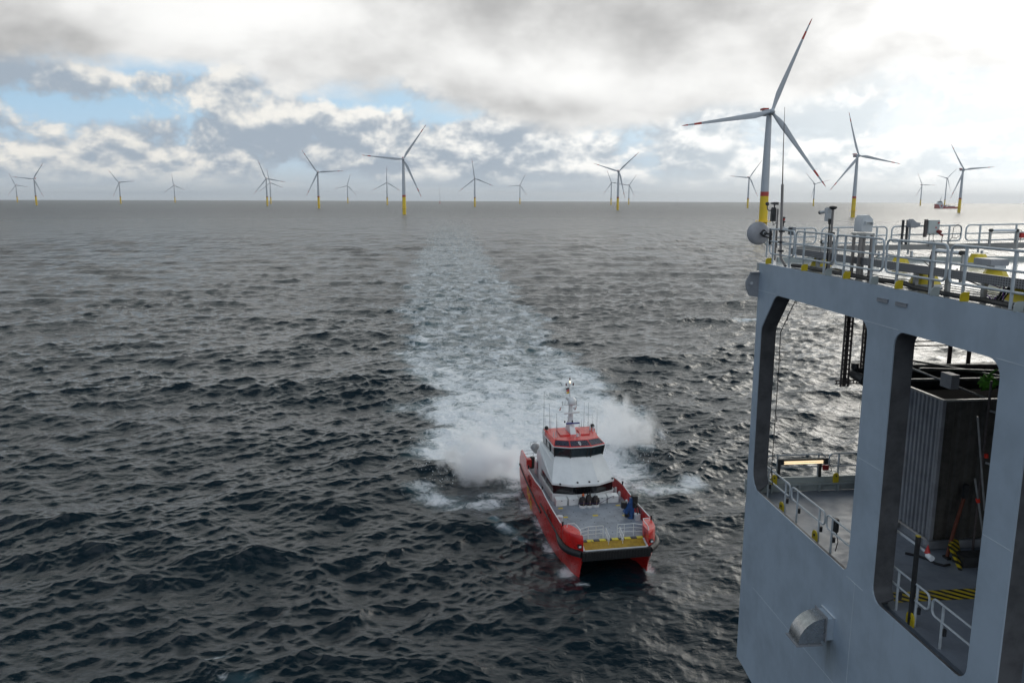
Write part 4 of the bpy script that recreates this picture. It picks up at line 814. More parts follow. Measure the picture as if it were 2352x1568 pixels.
    sm_ = mat('brushed_metal', (.46, .47, .48), .30, .85, var=.12, vscale=3)
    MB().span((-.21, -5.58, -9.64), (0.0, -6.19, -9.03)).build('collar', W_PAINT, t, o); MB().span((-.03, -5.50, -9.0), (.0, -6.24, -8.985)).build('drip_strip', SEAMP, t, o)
    cx, cz, ro, ri = -.23, -9.75, .73, .12
    A1 = [(cx + ro * math.cos(R_(a)), cz + ro * math.sin(R_(a))) for a in range(90, 181, 9)]; A2 = [(cx + ri * math.cos(R_(a)), cz + ri * math.sin(R_(a))) for a in range(180, 89, -15)]
    MB().prism(A1 + A2, -5.60, -6.17, lambda a, q, h: (a, h, q)).build('elbow', sm_, t, o, smooth=35)
    MB().span((cx - .0, -5.54, cz + .06), (cx + .02, -6.23, cz + .79)).span((cx - ro - .06, -5.54, cz - .025), (cx - ri + .06, -6.23, cz)).build('flange', GREY, t, o)
build_lower_deck_things()

# ------------------------------------------------------------------ the red catamaran workboat (x forward, y to port, z up from the water)
BH = R_(10.5); BO = Vector((8.4, 59.85, 0)) - Vector((math.sin(BH), -math.cos(BH), 0)) * 22.0; BA = BH - PI / 2; BR = Matrix.Rotation(BA, 3, 'Z')
def BW(x, y, z): return BO + BR @ Vector((x, y, z))
def build_boat():
    root = thing('catamaran_workboat', 'red and white catamaran crew boat heading this way, bow towards the viewer', 'boat', BO, BA)
    PLAN = [(0, 3.62), (1, 3.68), (4, 3.80), (8, 3.88), (12, 3.92), (16, 3.92), (18.4, 3.92), (19.4, 3.92), (20.2, 3.87), (20.7, 3.76), (21.1, 3.57), (21.4, 3.34), (21.65, 3.08), (21.85, 2.84), (21.95, 2.72)]
    def hb(x): return float(np.interp(x, [p[0] for p in PLAN], [p[1] for p in PLAN]))
    def rim(x): return float(np.interp(x, [0, .5, .8, 1.6, 4.0, 4.55, 4.6, 5.5, 9, 10.5, 12, 13.5, 16, 19.4, 22], [3.2, 3.5, 4.15, 4.42, 4.45, 4.3, 3.72, 3.62, 3.66, 3.82, 3.92, 3.78, 3.66, 3.68, 3.70]))
    xs = [0, .5, .8, 1.6, 3, 4, 4.55, 4.6, 5.5, 7, 9, 10.5, 12, 13.5, 15, 16.5, 18.4, 19.0, 19.4, 19.8, 20.2, 20.6, 20.9, 21.2, 21.4, 21.6, 21.75, 21.95]
    # demi-hulls
    hull = None
    for s in (-1, 1):
        rings = []
        for x in (0, 2, 6, 10, 14, 16, 17.5, 18.8, 19.8, 20.5, 20.95, 21.25):
            t = np.interp(x, [0, 15, 21.25], [0, 0, 1]) ** 1.6; cy = 2.9
            ot = min(hb(x + (.7 if x > 18 else 0)), 3.88); o0 = cy + (hb(min(x, 16)) - .12 - cy) * (1 - t); it = cy - 1.15 * (1 - t ** 1.3); xr = np.interp(x, [16, 21.25], [0, .95])
            om = ot * .45 + o0 * .55
            rings.append([(x + xr, s * max(it, 1.75), 1.95), (x + xr, s * ot, 2.0), (x + xr * .75, s * (ot * .8 + o0 * .2), 1.5), (x + xr * .4, s * om, .8), (x + .06 * xr, s * max(o0, cy + .04), .0), (x - .2 * xr, s * (cy + max(.03, (o0 - cy) * .55)), -.8), (x - .25 * xr, s * cy, -1.3), (x - .2 * xr, s * (cy - max(.03, (1.0) * .55 * (1 - t))), -.8), (x + .06 * xr, s * (cy - max(.04, 1.0 * (1 - t))), .0), (x + xr * .5, s * (cy - max(.08, 1.08 * (1 - t))), 1.0)])
        h = MB().loft(rings).build('hull', B_RED, root, smooth=50)
        if s < 0: hull = h
    MB().span((0, -1.9, 1.55), (21.0, 1.9, 1.94)).build('bridge_deck_underside', BLACK, hull)
    # upper hull sides with bulwark
    for s in (-1, 1):
        out = []; inn = []
        rings = [[(x, s * (hb(x) - (.05 if x < 19 else .0)), 1.9), (x, s * hb(x), 2.4), (x, s * (hb(x) - .02), rim(x)), (x, s * (hb(x) - .12), rim(x)), (x, s * (hb(x) - .14), 2.62), (x, s * (hb(x) - .3), 1.9)] for x in xs if x < 19.7]
        MB().loft(rings).build('bulwark', B_RED, root, smooth=35)
    # white capping strip on the rim, in lengths
    for s in (-1, 1):
        P = [(x, s * (hb(x) - .07), rim(x) + .03) for x in xs if 4.9 <= x <= 19.3]
        MB().tube(P, .048, 6).build('rim_strip', B_WHT, root)
        for y_, x0 in ((-.0, 2.0),): MB().tube([(1.2, s * (hb(1.2) - .2), 4.0), (3.9, s * (hb(3.9) - .2), 3.9), (4.9, s * (hb(4.9) - .1), 3.62)], .035, 6).build('stern_handrail', B_WHT, root)
        MB().box((4.1, s * 3.45, 3.9), (.7, .42, .8)).build('stern_box', REDP, root, bevel=.03)
        rs = MB(); rs.tube([(.4, s * (hb(.4) + .03), 2.5), (6, s * (hb(6) + .03), 2.12), (11.85, s * (hb(11.85) + .03), 1.74)], .09, 8); rs.build('rubbing_strake', BLACK, root)
        rs = MB(); rs.tube([(11.8, s * (hb(11.8) + .03), 2.55), (15, s * (hb(15) + .03), 2.5), (18.9, s * (hb(18.9) + .03), 2.42)], .09, 8); rs.build('rubbing_strake', BLACK, root)
        for x in (5.2, 11.9, 19.55): MB().lathe([(.07, 0), (.07, .26), (.09, .27), (.09, .32)], (x, s * (hb(x) - .1), rim(x) + .02), 10).build('bollard', BLACK, root)
        for x0 in (6.2, 15.0):
            for k in range(2):
                MB().tube([(x0 + k * .75 + .28 * math.cos(q), s * (hb(x0) + .045), 2.95 - .12 * k + .38 * math.sin(q)) for q in np.linspace(0, 2 * PI, 15)[:-1]], .035, 6, True).build('fairlead_ring', mat('boat_dark_red_paint', (.20, .010, .008), .4), root)
    # yellow lettering and black marks on the starboard side (blurred in the photo)
    y = MB()
    def mk(x0, z0, x1, z1): y.span((x0, -hb(x0) - .035, z0), (x1, -hb(x0) - .012, z1))
    for k, x0 in enumerate((5.3, 6.1, 6.9)):
        b0 = 1.62 - .45 * k; mk(x0, b0 - .55, x0 + .16, b0 + .35); mk(x0 + .17, b0 + .2, x0 + .6, b0 + .35); mk(x0 + .17, b0 - .18, x0 + .5, b0 - .04)
        if k != 1: mk(x0 + .17, b0 - .55, x0 + .6, b0 - .4)
        mk(x0 + .46, b0 - .03 if k != 2 else b0 - .39, x0 + .6, b0 + .19)
    y.build('yellow_hull_marking', mat('hull_marking_yellow', (.70, .40, .02), .4), root, smooth=0)
    # decks
    def deckpoly(x0, x1, inset): return [(x, hb(x) - inset) for x in np.linspace(x0, x1, 14)] + [(x, -hb(x) + inset) for x in np.linspace(x1, x0, 14)]
    MB().prism(deckpoly(.1, 20.62, .2), 2.45, 2.8, lambda a, b, h: (a, b, h)).build('main_deck', B_DECK, root, smooth=0)
    MB().span((0, -3.5, .3), (.16, 3.5, 2.8)).build('transom', B_RED, root)
    MB().hexa([(20.65, -2.68, 2.4), (21.0, -2.68, 2.4), (21.0, 2.68, 2.4), (20.65, 2.68, 2.4), (20.65, -2.68, 2.81), (21.0, -2.68, 2.81), (21.0, 2.68, 2.81), (20.65, 2.68, 2.81)]).build('striped_sill', HAZB, root)
    MB().hexa([(21.01, -2.55, 2.3), (21.95, -2.55, 2.2), (21.95, 2.55, 2.2), (21.01, 2.55, 2.3), (21.01, -2.55, 2.77), (21.95, -2.55, 2.49), (21.95, 2.55, 2.49), (21.01, 2.55, 2.77)]).build('bow_ramp', B_GOLD, root)
    r = MB()
    for s in (-1, 1): r.hexa([(21.01, s * 2.56, 2.3), (21.99, s * 2.56, 2.2), (21.99, s * 2.70, 2.2), (21.01, s * 2.70, 2.3), (21.01, s * 2.56, 2.80), (21.99, s * 2.56, 2.53), (21.99, s * 2.70, 2.53), (21.01, s * 2.70, 2.80)])
    r.span((21.955, -2.55, 2.2), (22.05, 2.55, 2.53)); r.build('ramp_rim', LGREY, root)
    # bow cheeks
    for s in (-1, 1):
        P = [(19.38, 3.86)] + [(x, hb(x)) for x in (19.8, 20.2, 20.6, 20.9, 21.2, 21.4, 21.6, 21.75, 21.85, 21.95)] + [(21.95, 2.74), (20.5, 2.74), (19.7, 3.0), (19.38, 3.3)]
        c = MB(); gx, gy = 20.6, 3.2
        def cr(z, k, kx=None): return [(gx + (a - gx) * (k if a > gx else 1), s * (gy + (b - gy) * (k if b > gy else 1)), z) for a, b in P]
        c.loft([cr(2.0, 1), cr(3.15, 1), cr(3.42, .975), cr(3.58, .93), cr(3.68, .84)])
        ch = c.build('bow_cheek', B_RED, root, smooth=30)
        MB().box((21.86, s * 3.0, 2.86), (.30, .30, .26)).build('bow_light', BLACK, ch, bevel=.02); MB().box((22.02, s * 3.0, 2.88), (.02, .2, .14)).build('light_lens', LENS, ch)
        MB().tube([(19.9, s * 3.55, 3.66), (19.9, s * 3.5, 3.98), (19.95, s * 2.95, 3.98), (20.3, s * 2.85, 3.98), (21.5, s * 2.82, 3.98), (21.58, s * 2.82, 3.66)], .035, 6).build('cheek_handrail', B_WHT, ch)
        MB().span((20.9, s * 2.725, 2.95), (21.15, s * 2.738, 3.3)).build('cheek_recess', mat('boat_dark_red_paint', (0, 0, 0)), ch)
    # rubber bow fender
    for s in (-1, 1):
        MB().tube([(x, s * (hb(x) + .10), z) for x, z in ((18.4, 2.40), (19.0, 2.36), (19.6, 2.32), (20.2, 2.28), (20.7, 2.25), (21.1, 2.22), (21.5, 2.2), (21.8, 2.2), (22.02, 2.2))], [.10, .17, .25, .28, .29, .29, .29, .29, .29], 12).build('side_fender', BLACK, root)
    f = MB(); f.span((21.99, -2.85, 1.72), (22.24, 2.85, 2.45))
    for k in range(23): f.span((22.241, -2.7 + k * .245 - .06, 1.75), (22.30, -2.7 + k * .245 + .06, 2.42))
    f.build('bow_fender', BLACK, root, smooth=0)
    # deckhouse
    A = [(12.0, 2.92), (12.9, 1.19), (12.9, -1.19), (12.0, -2.92)]
    def ring(pts, z, dx=0, k=1.0): return [(a + dx, b * k, z) for a, b in pts]
    base = [(5.3, 2.9)] + [(12.0, 2.9), (12.62, 1.15), (12.62, -1.15), (12.0, -2.9)] + [(5.3, -2.9)]
    house = MB().loft([ring(base, 2.8), ring(base, 3.54)]).build('deckhouse', B_WHT, root, smooth=0)
    rec = [(5.32, 2.82), (11.94, 2.82), (12.56, 1.13), (12.56, -1.13), (11.94, -2.82), (5.32, -2.82)]
    MB().loft([ring(rec, 3.541), ring(rec, 4.40)]).build('window_band', mat('black_glazing', (.008, .009, .011), .12, coat=.4), house, smooth=0)
    # white side panels framing the side windows, then lip, sloping roof
    for s in (-1, 1):
        m = MB(); Y = s * 2.9; m.prism([(5.3, 3.602), (7.05, 3.602), (7.4, 4.58), (12.0, 4.40), (12.0, 4.5), (6.2, 6.1), (5.3, 5.5)], Y - s * .08, Y, lambda a, q, h: (a, h, q)); m.build('side_panel', B_WHT, house, smooth=0)
        MB().span((9.2, Y - s * .07, 3.602), (9.32, Y - s * .01, 4.47)).build('window_post', GREY, house)
        MB().tube([(8.4, s * 2.98, 3.62), (10.2, s * 2.98, 3.58), (11.9, s * 2.98, 3.56)], .03, 6).build('side_handrail', B_WHT, house)
        dr = MB().span((5.32, s * 2.905, 2.9), (6.1, s * 2.93, 4.6)).build('side_door', GREY, house); MB().span((5.5, s * 2.931, 3.7), (5.9, s * 2.94, 4.4)).build('door_window', GLASS, dr)
        for k in range(4):
            x0 = 7.6 + k * .85; zz = 5.55 - (x0 - 7.6) * .26
            v = MB(); v.span((x0, s * 2.902, zz - .28), (x0 + .05, s * 2.92, zz + .05)); v.span((x0 + .18, s * 2.902, zz - .32), (x0 + .23, s * 2.92, zz + .01)); v.build('grab_slots', LGREY, house)
    lip = [(12.0, 2.94), (12.95, 1.19), (12.95, -1.19), (12.0, -2.94)]
    crease = [(10.62, 2.48), (11.28, 1.05), (11.28, -1.05), (10.62, -2.48)]; wb = [(10.2, 2.28), (10.86, .95), (10.86, -.95), (10.2, -2.28)]
    aft = [(5.4, -2.88), (5.4, 2.88)]
    def full(p, z, ya, za, xa=5.4): return [(a, b, z) for a, b in p] + [(xa, -ya, za), (xa, ya, za)]
    MB().loft([full(lip, 4.39, 2.86, 4.39, 6.2), full(lip, 4.58, 2.91, 6.0, 6.2), full(crease, 5.98, 2.62, 6.30), full(wb, 6.46, 2.46, 6.46)]).build('sloping_roof', B_WHT, house, smooth=0)
    d = MB()
    for x, yy, z in ((12.62, -2.3, 4.45), (12.9, -.75, 4.6), (12.9, .35, 4.6), (12.8, 1.2, 4.55), (12.2, 2.75, 4.55)):
        o = MB().box((x - .1, yy, z + .16), (.16, .14, .10)); o.cyl((x - .12, yy, z - .02), (x - .12, yy, z + .12), .02, n=6); o.build('deck_spotlight', BLACK, house)
    # wheelhouse
    w1 = [(10.47, 2.42), (11.10, 1.0), (11.10, -1.0), (10.47, -2.42)]
    def wr(p, z, ya): return [(a, b, z) for a, b in p] + [(5.95, -ya, z), (5.95, ya, z)]
    wh = MB().loft([wr(wb, 6.461, 2.44), wr([(a - .02, b * .99) for a, b in w1], 7.46, 2.5)]).build('wheelhouse_glazing', GLASS, root, smooth=0)
    fr = MB()
    def lerp(p, q, t): return tuple(a + (b - a) * t for a, b in zip(p, q))
    for i in range(4):
        fr.beam((wb[i][0] + .02, wb[i][1] * 1.01, 6.46), (w1[i][0], w1[i][1], 7.46), .10, .10)
    for t_ in (.36, .68):
        for s in (-1, 1):
            fr.beam((10.2 - 4.2 * t_, s * 2.36, 6.47), (10.4 - 4.4 * t_, s * 2.48, 7.46), .07, .07)
    fr.beam((10.88, .6, 6.47), (11.1, .68, 7.46), .07, .07)
    fr.build('window_posts', BLACK, wh, smooth=0)
    MB().loft([wr([(a + .03, b * 1.015) for a, b in wb], 6.40, 2.47), wr([(a + .03, b * 1.015) for a, b in wb], 6.50, 2.47)]).build('window_sill', B_WHT, wh, smooth=0)
    MB().loft([wr([(a + .05, b * 1.02) for a, b in w1], 7.44, 2.55), wr([(a + .06, b * 1.02) for a, b in w1], 7.54, 2.55)]).build('gutter', B_WHT, wh, smooth=0)
    v0 = [(a + .04, b * 1.015) for a, b in w1]; v1 = [(9.5, 2.1), (9.95, .88), (9.95, -.88), (9.5, -2.1)]
    top = MB().loft([wr(v0, 7.541, 2.54), [(a, b, 7.86) for a, b in v1] + [(6.3, -2.5, 8.02), (6.3, 2.5, 8.02)]]).build('wheelhouse_roof', B_RED, root, smooth=0)
    for i, nm in ((0, 0), (1, 1), (2, 2)):                       # dark panels let into the visor
        p0, p1 = Vector((*v0[i], 7.541)), Vector((*v0[i + 1], 7.541)); q0, q1 = Vector((*v1[i], 7.86)), Vector((*v1[i + 1], 7.86)); n_ = (p1 - p0).cross(q0 - p0).normalized(); n_ = n_ if n_.z > 0 else -n_
        def P(a, b): return (p0.lerp(p1, a)).lerp(q0.lerp(q1, a), b) + n_ * .012
        m = MB(); c4 = [P(.03, .14), P(.97, .14), P(.97, .90), P(.03, .90)]; m.hexa([q - n_ * .01 for q in c4] + c4); m.build('visor_panel', NAVY, top, smooth=0)
        if i == 1:
            e = MB()
            def Q(a, b): return P(.5 + a, .42 + b) + n_ * .006
            sh = [(-.055, .30), (.055, .30), (.055, -.05), (0, -.26), (-.055, -.05)]
            e.loft([[Q(a, b) for a, b in sh], [Q(a, b) + n_ * .01 for a, b in sh]]); em = e.build('shield_emblem', B_WHT, top, smooth=0)
            e = MB()
            for a0, b0, a1, b1 in ((-.032, -.1, -.014, .22), (-.0139, .14, .034, .22), (-.0139, -.02, .026, .06)): e.hexa([Q(a0, b0) + n_ * .008, Q(a1, b0) + n_ * .008, Q(a1, b1) + n_ * .008, Q(a0, b1) + n_ * .008, Q(a0, b0) + n_ * .018, Q(a1, b0) + n_ * .018, Q(a1, b1) + n_ * .018, Q(a0, b1) + n_ * .018])
            e.build('emblem_letter', NAVY, em, smooth=0)
    for y0, y1 in ((-1.4, -.45), (.58, 1.5)): MB().hexa([(7.2, y0, 7.9), (8.75, y0, 7.82), (8.75, y1, 7.82), (7.2, y1, 7.9), (7.2, y0, 8.12), (8.7, y0, 8.02), (8.7, y1, 8.02), (7.2, y1, 8.12)]).build('roof_hatch', B_RED, top, bevel=.02)
    for y_, s in ((-2.3, 1), (2.3, 1)): MB().sphere((6.8, y_, 8.22), (.22, .2, .2), 12, 8).build('horn', BLACK, top)
    for s in (-1, 1): MB().span((6.2, s * 2.50, 7.45), (7.0, s * 2.56, 7.95)).build('name_board', B_WHT, top)
    # mast
    ms = MB().hexa([(6.6, -.42, 7.9), (8.45, -.30, 7.84), (8.45, .26, 7.84), (6.6, .42, 7.9), (6.9, -.28, 8.9), (7.5, -.26, 8.9), (7.5, .22, 8.9), (6.9, .28, 8.9)]).hexa([(6.92, -.22, 8.9), (7.42, -.22, 8.9), (7.42, .18, 8.9), (6.92, .18, 8.9), (7.0, -.16, 10.5), (7.3, -.16, 10.5), (7.3, .12, 10.5), (7.0, .12, 10.5)]).build('mast', B_WHT, root)
    MB().tube([(7.1, -.05, 10.5), (7.0, -.10, 12.0), (6.95, -.12, 12.95)], [.09, .06, .03], 8).build('topmast', B_WHT, ms)
    MB().lathe([(.28, 10.52), (.40, 10.62), (.42, 10.85), (.36, 11.08), (.22, 11.24), (.02, 11.3)], (7.2, .1, 0), 20).build('radome', B_WHT, ms); MB().sphere((6.95, -.25, 11.15), .22, 14, 10).build('small_radome', B_WHT, ms)
    MB().tube([(7.1, -.88, 10.50), (7.1, .62, 10.50)], .035, 6).build('yard', B_WHT, ms)
    for y_ in (-.82, .58): MB().tube([(7.1, y_, 10.5), (7.1, y_, 10.9)], .025, 6).build('yard_aerial', GREY, ms)
    MB().beam((7.5, -.72, 9.76), (7.5, .78, 9.84), .10, .13).build('radar_scanner', B_WHT, ms); MB().cyl((7.45, .03, 9.5), (7.45, .03, 9.72), .13).build('radar_motor', B_WHT, ms)
    MB().beam((7.8, -.62, 8.86), (7.8, .72, 8.86), .14, .11).build('blue_radar_scanner', mat('navy_radar_blue', (.02, .03, .22), .35), ms); MB().cyl((7.75, .05, 8.55), (7.75, .05, 8.8), .16).build('radar_motor', B_WHT, ms)
    for y_ in (-.72, .03): MB().cyl((7.7, y_, 8.93), (7.7, y_, 9.1), .07, n=10).build('navigation_light', BLACK, ms)
    MB().tube([(7.0, -.5, 12.38), (7.0, .28, 12.38)], .02, 5).build('light_yard', GREY, ms)
    for y_, z in ((-.45, 12.5), (.24, 12.5), (-.1, 13.02)): MB().cyl((7.0, y_, z - .1), (7.0, y_, z + .12), .065, n=8).build('navigation_light', mat('dark_red_lens', (.10, .01, .015), .3), ms)
    MB().cyl((7.03, -.08, 12.68), (7.03, -.08, 12.84), .05, n=8).build('lit_signal_light', SIGNAL, ms)
    MB().sphere((7.35, .3, 10.2), .12, 10, 8).build('siren', LGREY, ms)
    for (y0, z0), m_ in zip(((-.30, 12.0), (-.27, 11.8), (-.24, 11.6)), (BLACKF, REDF, GOLDF)):
        MB().hexa([(6.99, y0 + .12, z0 + .02), (7.01, y0 + .12, z0 + .02), (7.01, y0 - .18, z0 + .0), (6.99, y0 - .18, z0 + .0), (6.99, y0 + .12, z0 + .22), (7.01, y0 + .12, z0 + .22), (7.01, y0 - .16, z0 + .14), (6.99, y0 - .16, z0 + .14)]).build('flag_stripe', m_, ms, smooth=0)
    for y_, s in ((-1.02, 1), (.5, -1)): MB().hexa([(7.09, y_, 10.25), (7.11, y_, 10.25), (7.11, y_ + .10, 10.42), (7.09, y_ + .10, 10.42), (7.09, y_ - .14, 9.95), (7.11, y_ - .14, 9.95), (7.11, y_ + .02, 10.0), (7.09, y_ + .02, 10.0)]).build('pennant', mat('pale_red_cloth', (.5, .2, .18), .7), ms)
    for x, y_, z0, z1, r in ((6.5, -2.5, 8.0, 11.7, .022), (6.4, -2.35, 8.0, 9.3, .012), (6.5, -1.95, 8.0, 10.5, .02), (6.5, -1.8, 8.0, 9.4, .03), (6.5, -1.2, 8.0, 9.2, .014), (8.8, -1.82, 7.8, 10.2, .018), (8.7, -1.65, 7.8, 9.4, .012), (9.0, -1.9, 7.8, 8.5, .03), (8.8, -2.1, 7.8, 8.4, .03), (6.5, 1.52, 8.0, 10.5, .02), (6.6, 1.25, 8.0, 8.9, .014), (6.5, 1.95, 8.0, 10.5, .02), (6.5, 2.4, 8.0, 9.4, .014), (8.5, 2.24, 7.8, 10.15, .018), (7.4, 1.9, 8.0, 8.6, .07), (7.7, 2.1, 8.0, 8.45, .05), (7.2, .85, 8.1, 8.6, .03), (9.0, .2, 7.85, 8.1, .10), (9.1, .42, 7.85, 8.3, .035)):
        MB().tube([(x, y_, z0 - .05), (x, y_, z0 + .35), (x, y_, z1)], [r * 1.5, r, max(.007, r * .6)], 6).build('whip_aerial' if r < .025 else 'aerial_base', LGREY if r > .025 else GREY, top)
    # liferaft, stern gear
    lr = MB().tube([(3.6, -2.75, 5.35), (3.7, -2.75, 5.36), (4.6, -2.75, 5.4), (4.7, -2.75, 5.4)], [.3, .42, .42, .3], 16).build('liferaft_canister', CANV, root)
    m = MB()
    for x in (3.7, 4.6): m.tube([(x, -2.3, 4.85), (x, -3.2, 5.3), (x, -3.25, 5.85), (x, -2.5, 5.9)], .025, 6)
    m.beam((3.6, -3.2, 5.3), (4.7, -3.2, 5.3), .04, .04); m.beam((3.6, -2.35, 4.88), (5.4, -2.35, 4.88), .05, .05); m.build('cradle', GREY, lr)
    MB().tube([(2.6, -2.8, 2.8), (2.6, -2.8, 3.75)], [.25, .28], 14).lathe([(.28, 3.75), (.30, 3.8), (.26, 3.95), (.05, 4.0)], (2.6, -2.8, 0), 14).build('stern_bin', BLACK, root)
    rl = MB()
    for z in (3.2, 3.55, 3.9): rl.tube([(.3, -3.3, z), (.3, 3.3, z)], .022, 6)
    for y_ in (-3.3, -2.2, -1.1, 0, 1.1, 2.2, 3.3): rl.tube([(.3, y_, 2.8), (.3, y_, 3.9)], .022, 6)
    rl.build('stern_rail', GREY, root)
    MB().box((4.6, -2.4, 3.5), (1.1, .9, 1.4)).build('vent_housing', B_WHT, root, bevel=.03)
    # bow rails and ladder rails
    def rail(pts_top, posts):
        m = MB(); m.tube(pts_top, .03, 6); m.build('bow_rail', B_WHT, root)
        k = MB()
        for f in (.36, .68): k.tube([(a, b, 2.82 + (c - 2.82) * f) for a, b, c in pts_top], .02, 6)
        for a, b in posts: k.tube([(a, b, 2.8), (a, b, 3.83)], .024, 6)
        k.build('rail_bars', B_WHT, root)
    rail([(20.45, -.62, 3.70), (20.45, -.66, 3.82), (20.45, -.74, 3.84), (20.45, -1.9, 3.84), (20.55, -2.6, 3.72)], ((20.45, -.64), (20.45, -1.25), (20.45, -1.9)))
    rail([(20.45, .55, 3.70), (20.45, .57, 3.82), (20.45, .66, 3.84), (20.45, 2.0, 3.84), (20.6, 2.65, 3.74)], ((20.45, .56), (20.45, 1.15), (20.45, 1.95)))
    for y_ in (-.46, .72):
        m = MB(); m.tube([(20.5, y_, 3.35), (20.55, y_, 3.65), (20.62, y_, 3.68), (21.55, y_, 3.42), (21.62, y_, 3.35), (21.55, y_, 2.95), (20.5, y_, 3.3)], .028, 6)
        for x, zb, zt in ((20.75, 2.8, 3.64), (21.1, 2.74, 3.55), (21.45, 2.63, 3.45)): m.tube([(x, y_, zb), (x, y_, zt)], .022, 6)
        m.build('ramp_handrail', B_WHT, root)
    # deck marks and sockets
    for x, y_, w_ in ((13.75, -2.55, .42), (15.8, -2.6, .38), (15.87, .06, .48), (13.95, 2.75, .4), (16.3, 2.6, .4)): MB().span((x - .14, y_ - w_ / 2, 2.801), (x + .14, y_ + w_ / 2, 2.806)).build('yellow_deck_mark', YEL, root)
    sk = MB()
    for x in np.arange(14.6, 20.2, .95):
        for y_ in np.arange(-2.6, 2.7, 1.05): sk.box((x + .18 * math.sin(y_ * 3), y_ + .1 * math.cos(x * 5), 2.803), (.09, .09, .006))
    sk.build('deck_sockets', BLACK, root, smooth=0)['kind'] = 'stuff'
    for x in (11.2, 12.3, 14.4): MB().lathe([(.14, 2.8), (.14, 3.35), (.10, 3.45), (.02, 3.48)], (x, 3.4, 0), 12).build('vent_post', LGREY, root)
    for s, x in ((-1, 16.7), (1, 17.4)):
        MB().box((x, s * 3.35, 3.02), (.5, .42, .44)).build('winch_base', LGREY, root, bevel=.02); MB().cyl((x, s * 3.35, 3.24), (x, s * 3.35, 3.34), .28, n=14).build('winch_drum', LGREY, root)
    # deck crane, folded, port side
    cr_ = MB().cyl((16.9, 2.95, 2.8), (16.9, 2.95, 3.25), .32, .26, 14).hexa([(16.7, 2.75, 3.2), (17.1, 2.75, 3.2), (17.1, 3.15, 3.2), (16.7, 3.15, 3.2), (16.65, 2.85, 4.6), (17.0, 2.85, 4.6), (17.0, 3.3, 4.6), (16.65, 3.3, 4.6)]).build('deck_crane', BLUEP, root)
    MB().beam((16.85, 3.1, 4.35), (16.98, 2.35, 3.3), .34, .40).build('crane_arm', BLUEP, cr_, bevel=.03); MB().box((16.8, 3.25, 4.25), (.6, .46, 1.05)).build('crane_hydraulics', BLACK, cr_, bevel=.04); MB().cyl((16.75, 2.35, 3.72), (16.75, 2.35, 4.25), .26, n=14).box((16.95, 2.55, 3.15), (.3, .3, .4)).build('crane_winch', BLACK, cr_)
    MB().tube([(17.1, 3.1, 4.3), (17.3, 3.5, 3.9), (17.4, 3.6, 3.3), (17.2, 3.4, 2.95), (17.1, 3.2, 3.1)], .06, 6).tube([(17.0, 3.2, 4.2), (17.5, 3.3, 3.5), (17.4, 3.5, 2.9), (17.2, 3.6, 2.9)], .05, 6).tube([(16.9, 2.5, 3.4), (17.1, 2.7, 3.1), (17.15, 3.1, 3.0)], .05, 6).build('crane_hoses', BLACK, cr_)
    return root
build_boat()
def bthing(name, label, cat, x, y, z, group=None): return thing(name, label, cat, BW(x, y, z), BA, group), (x, y, z)
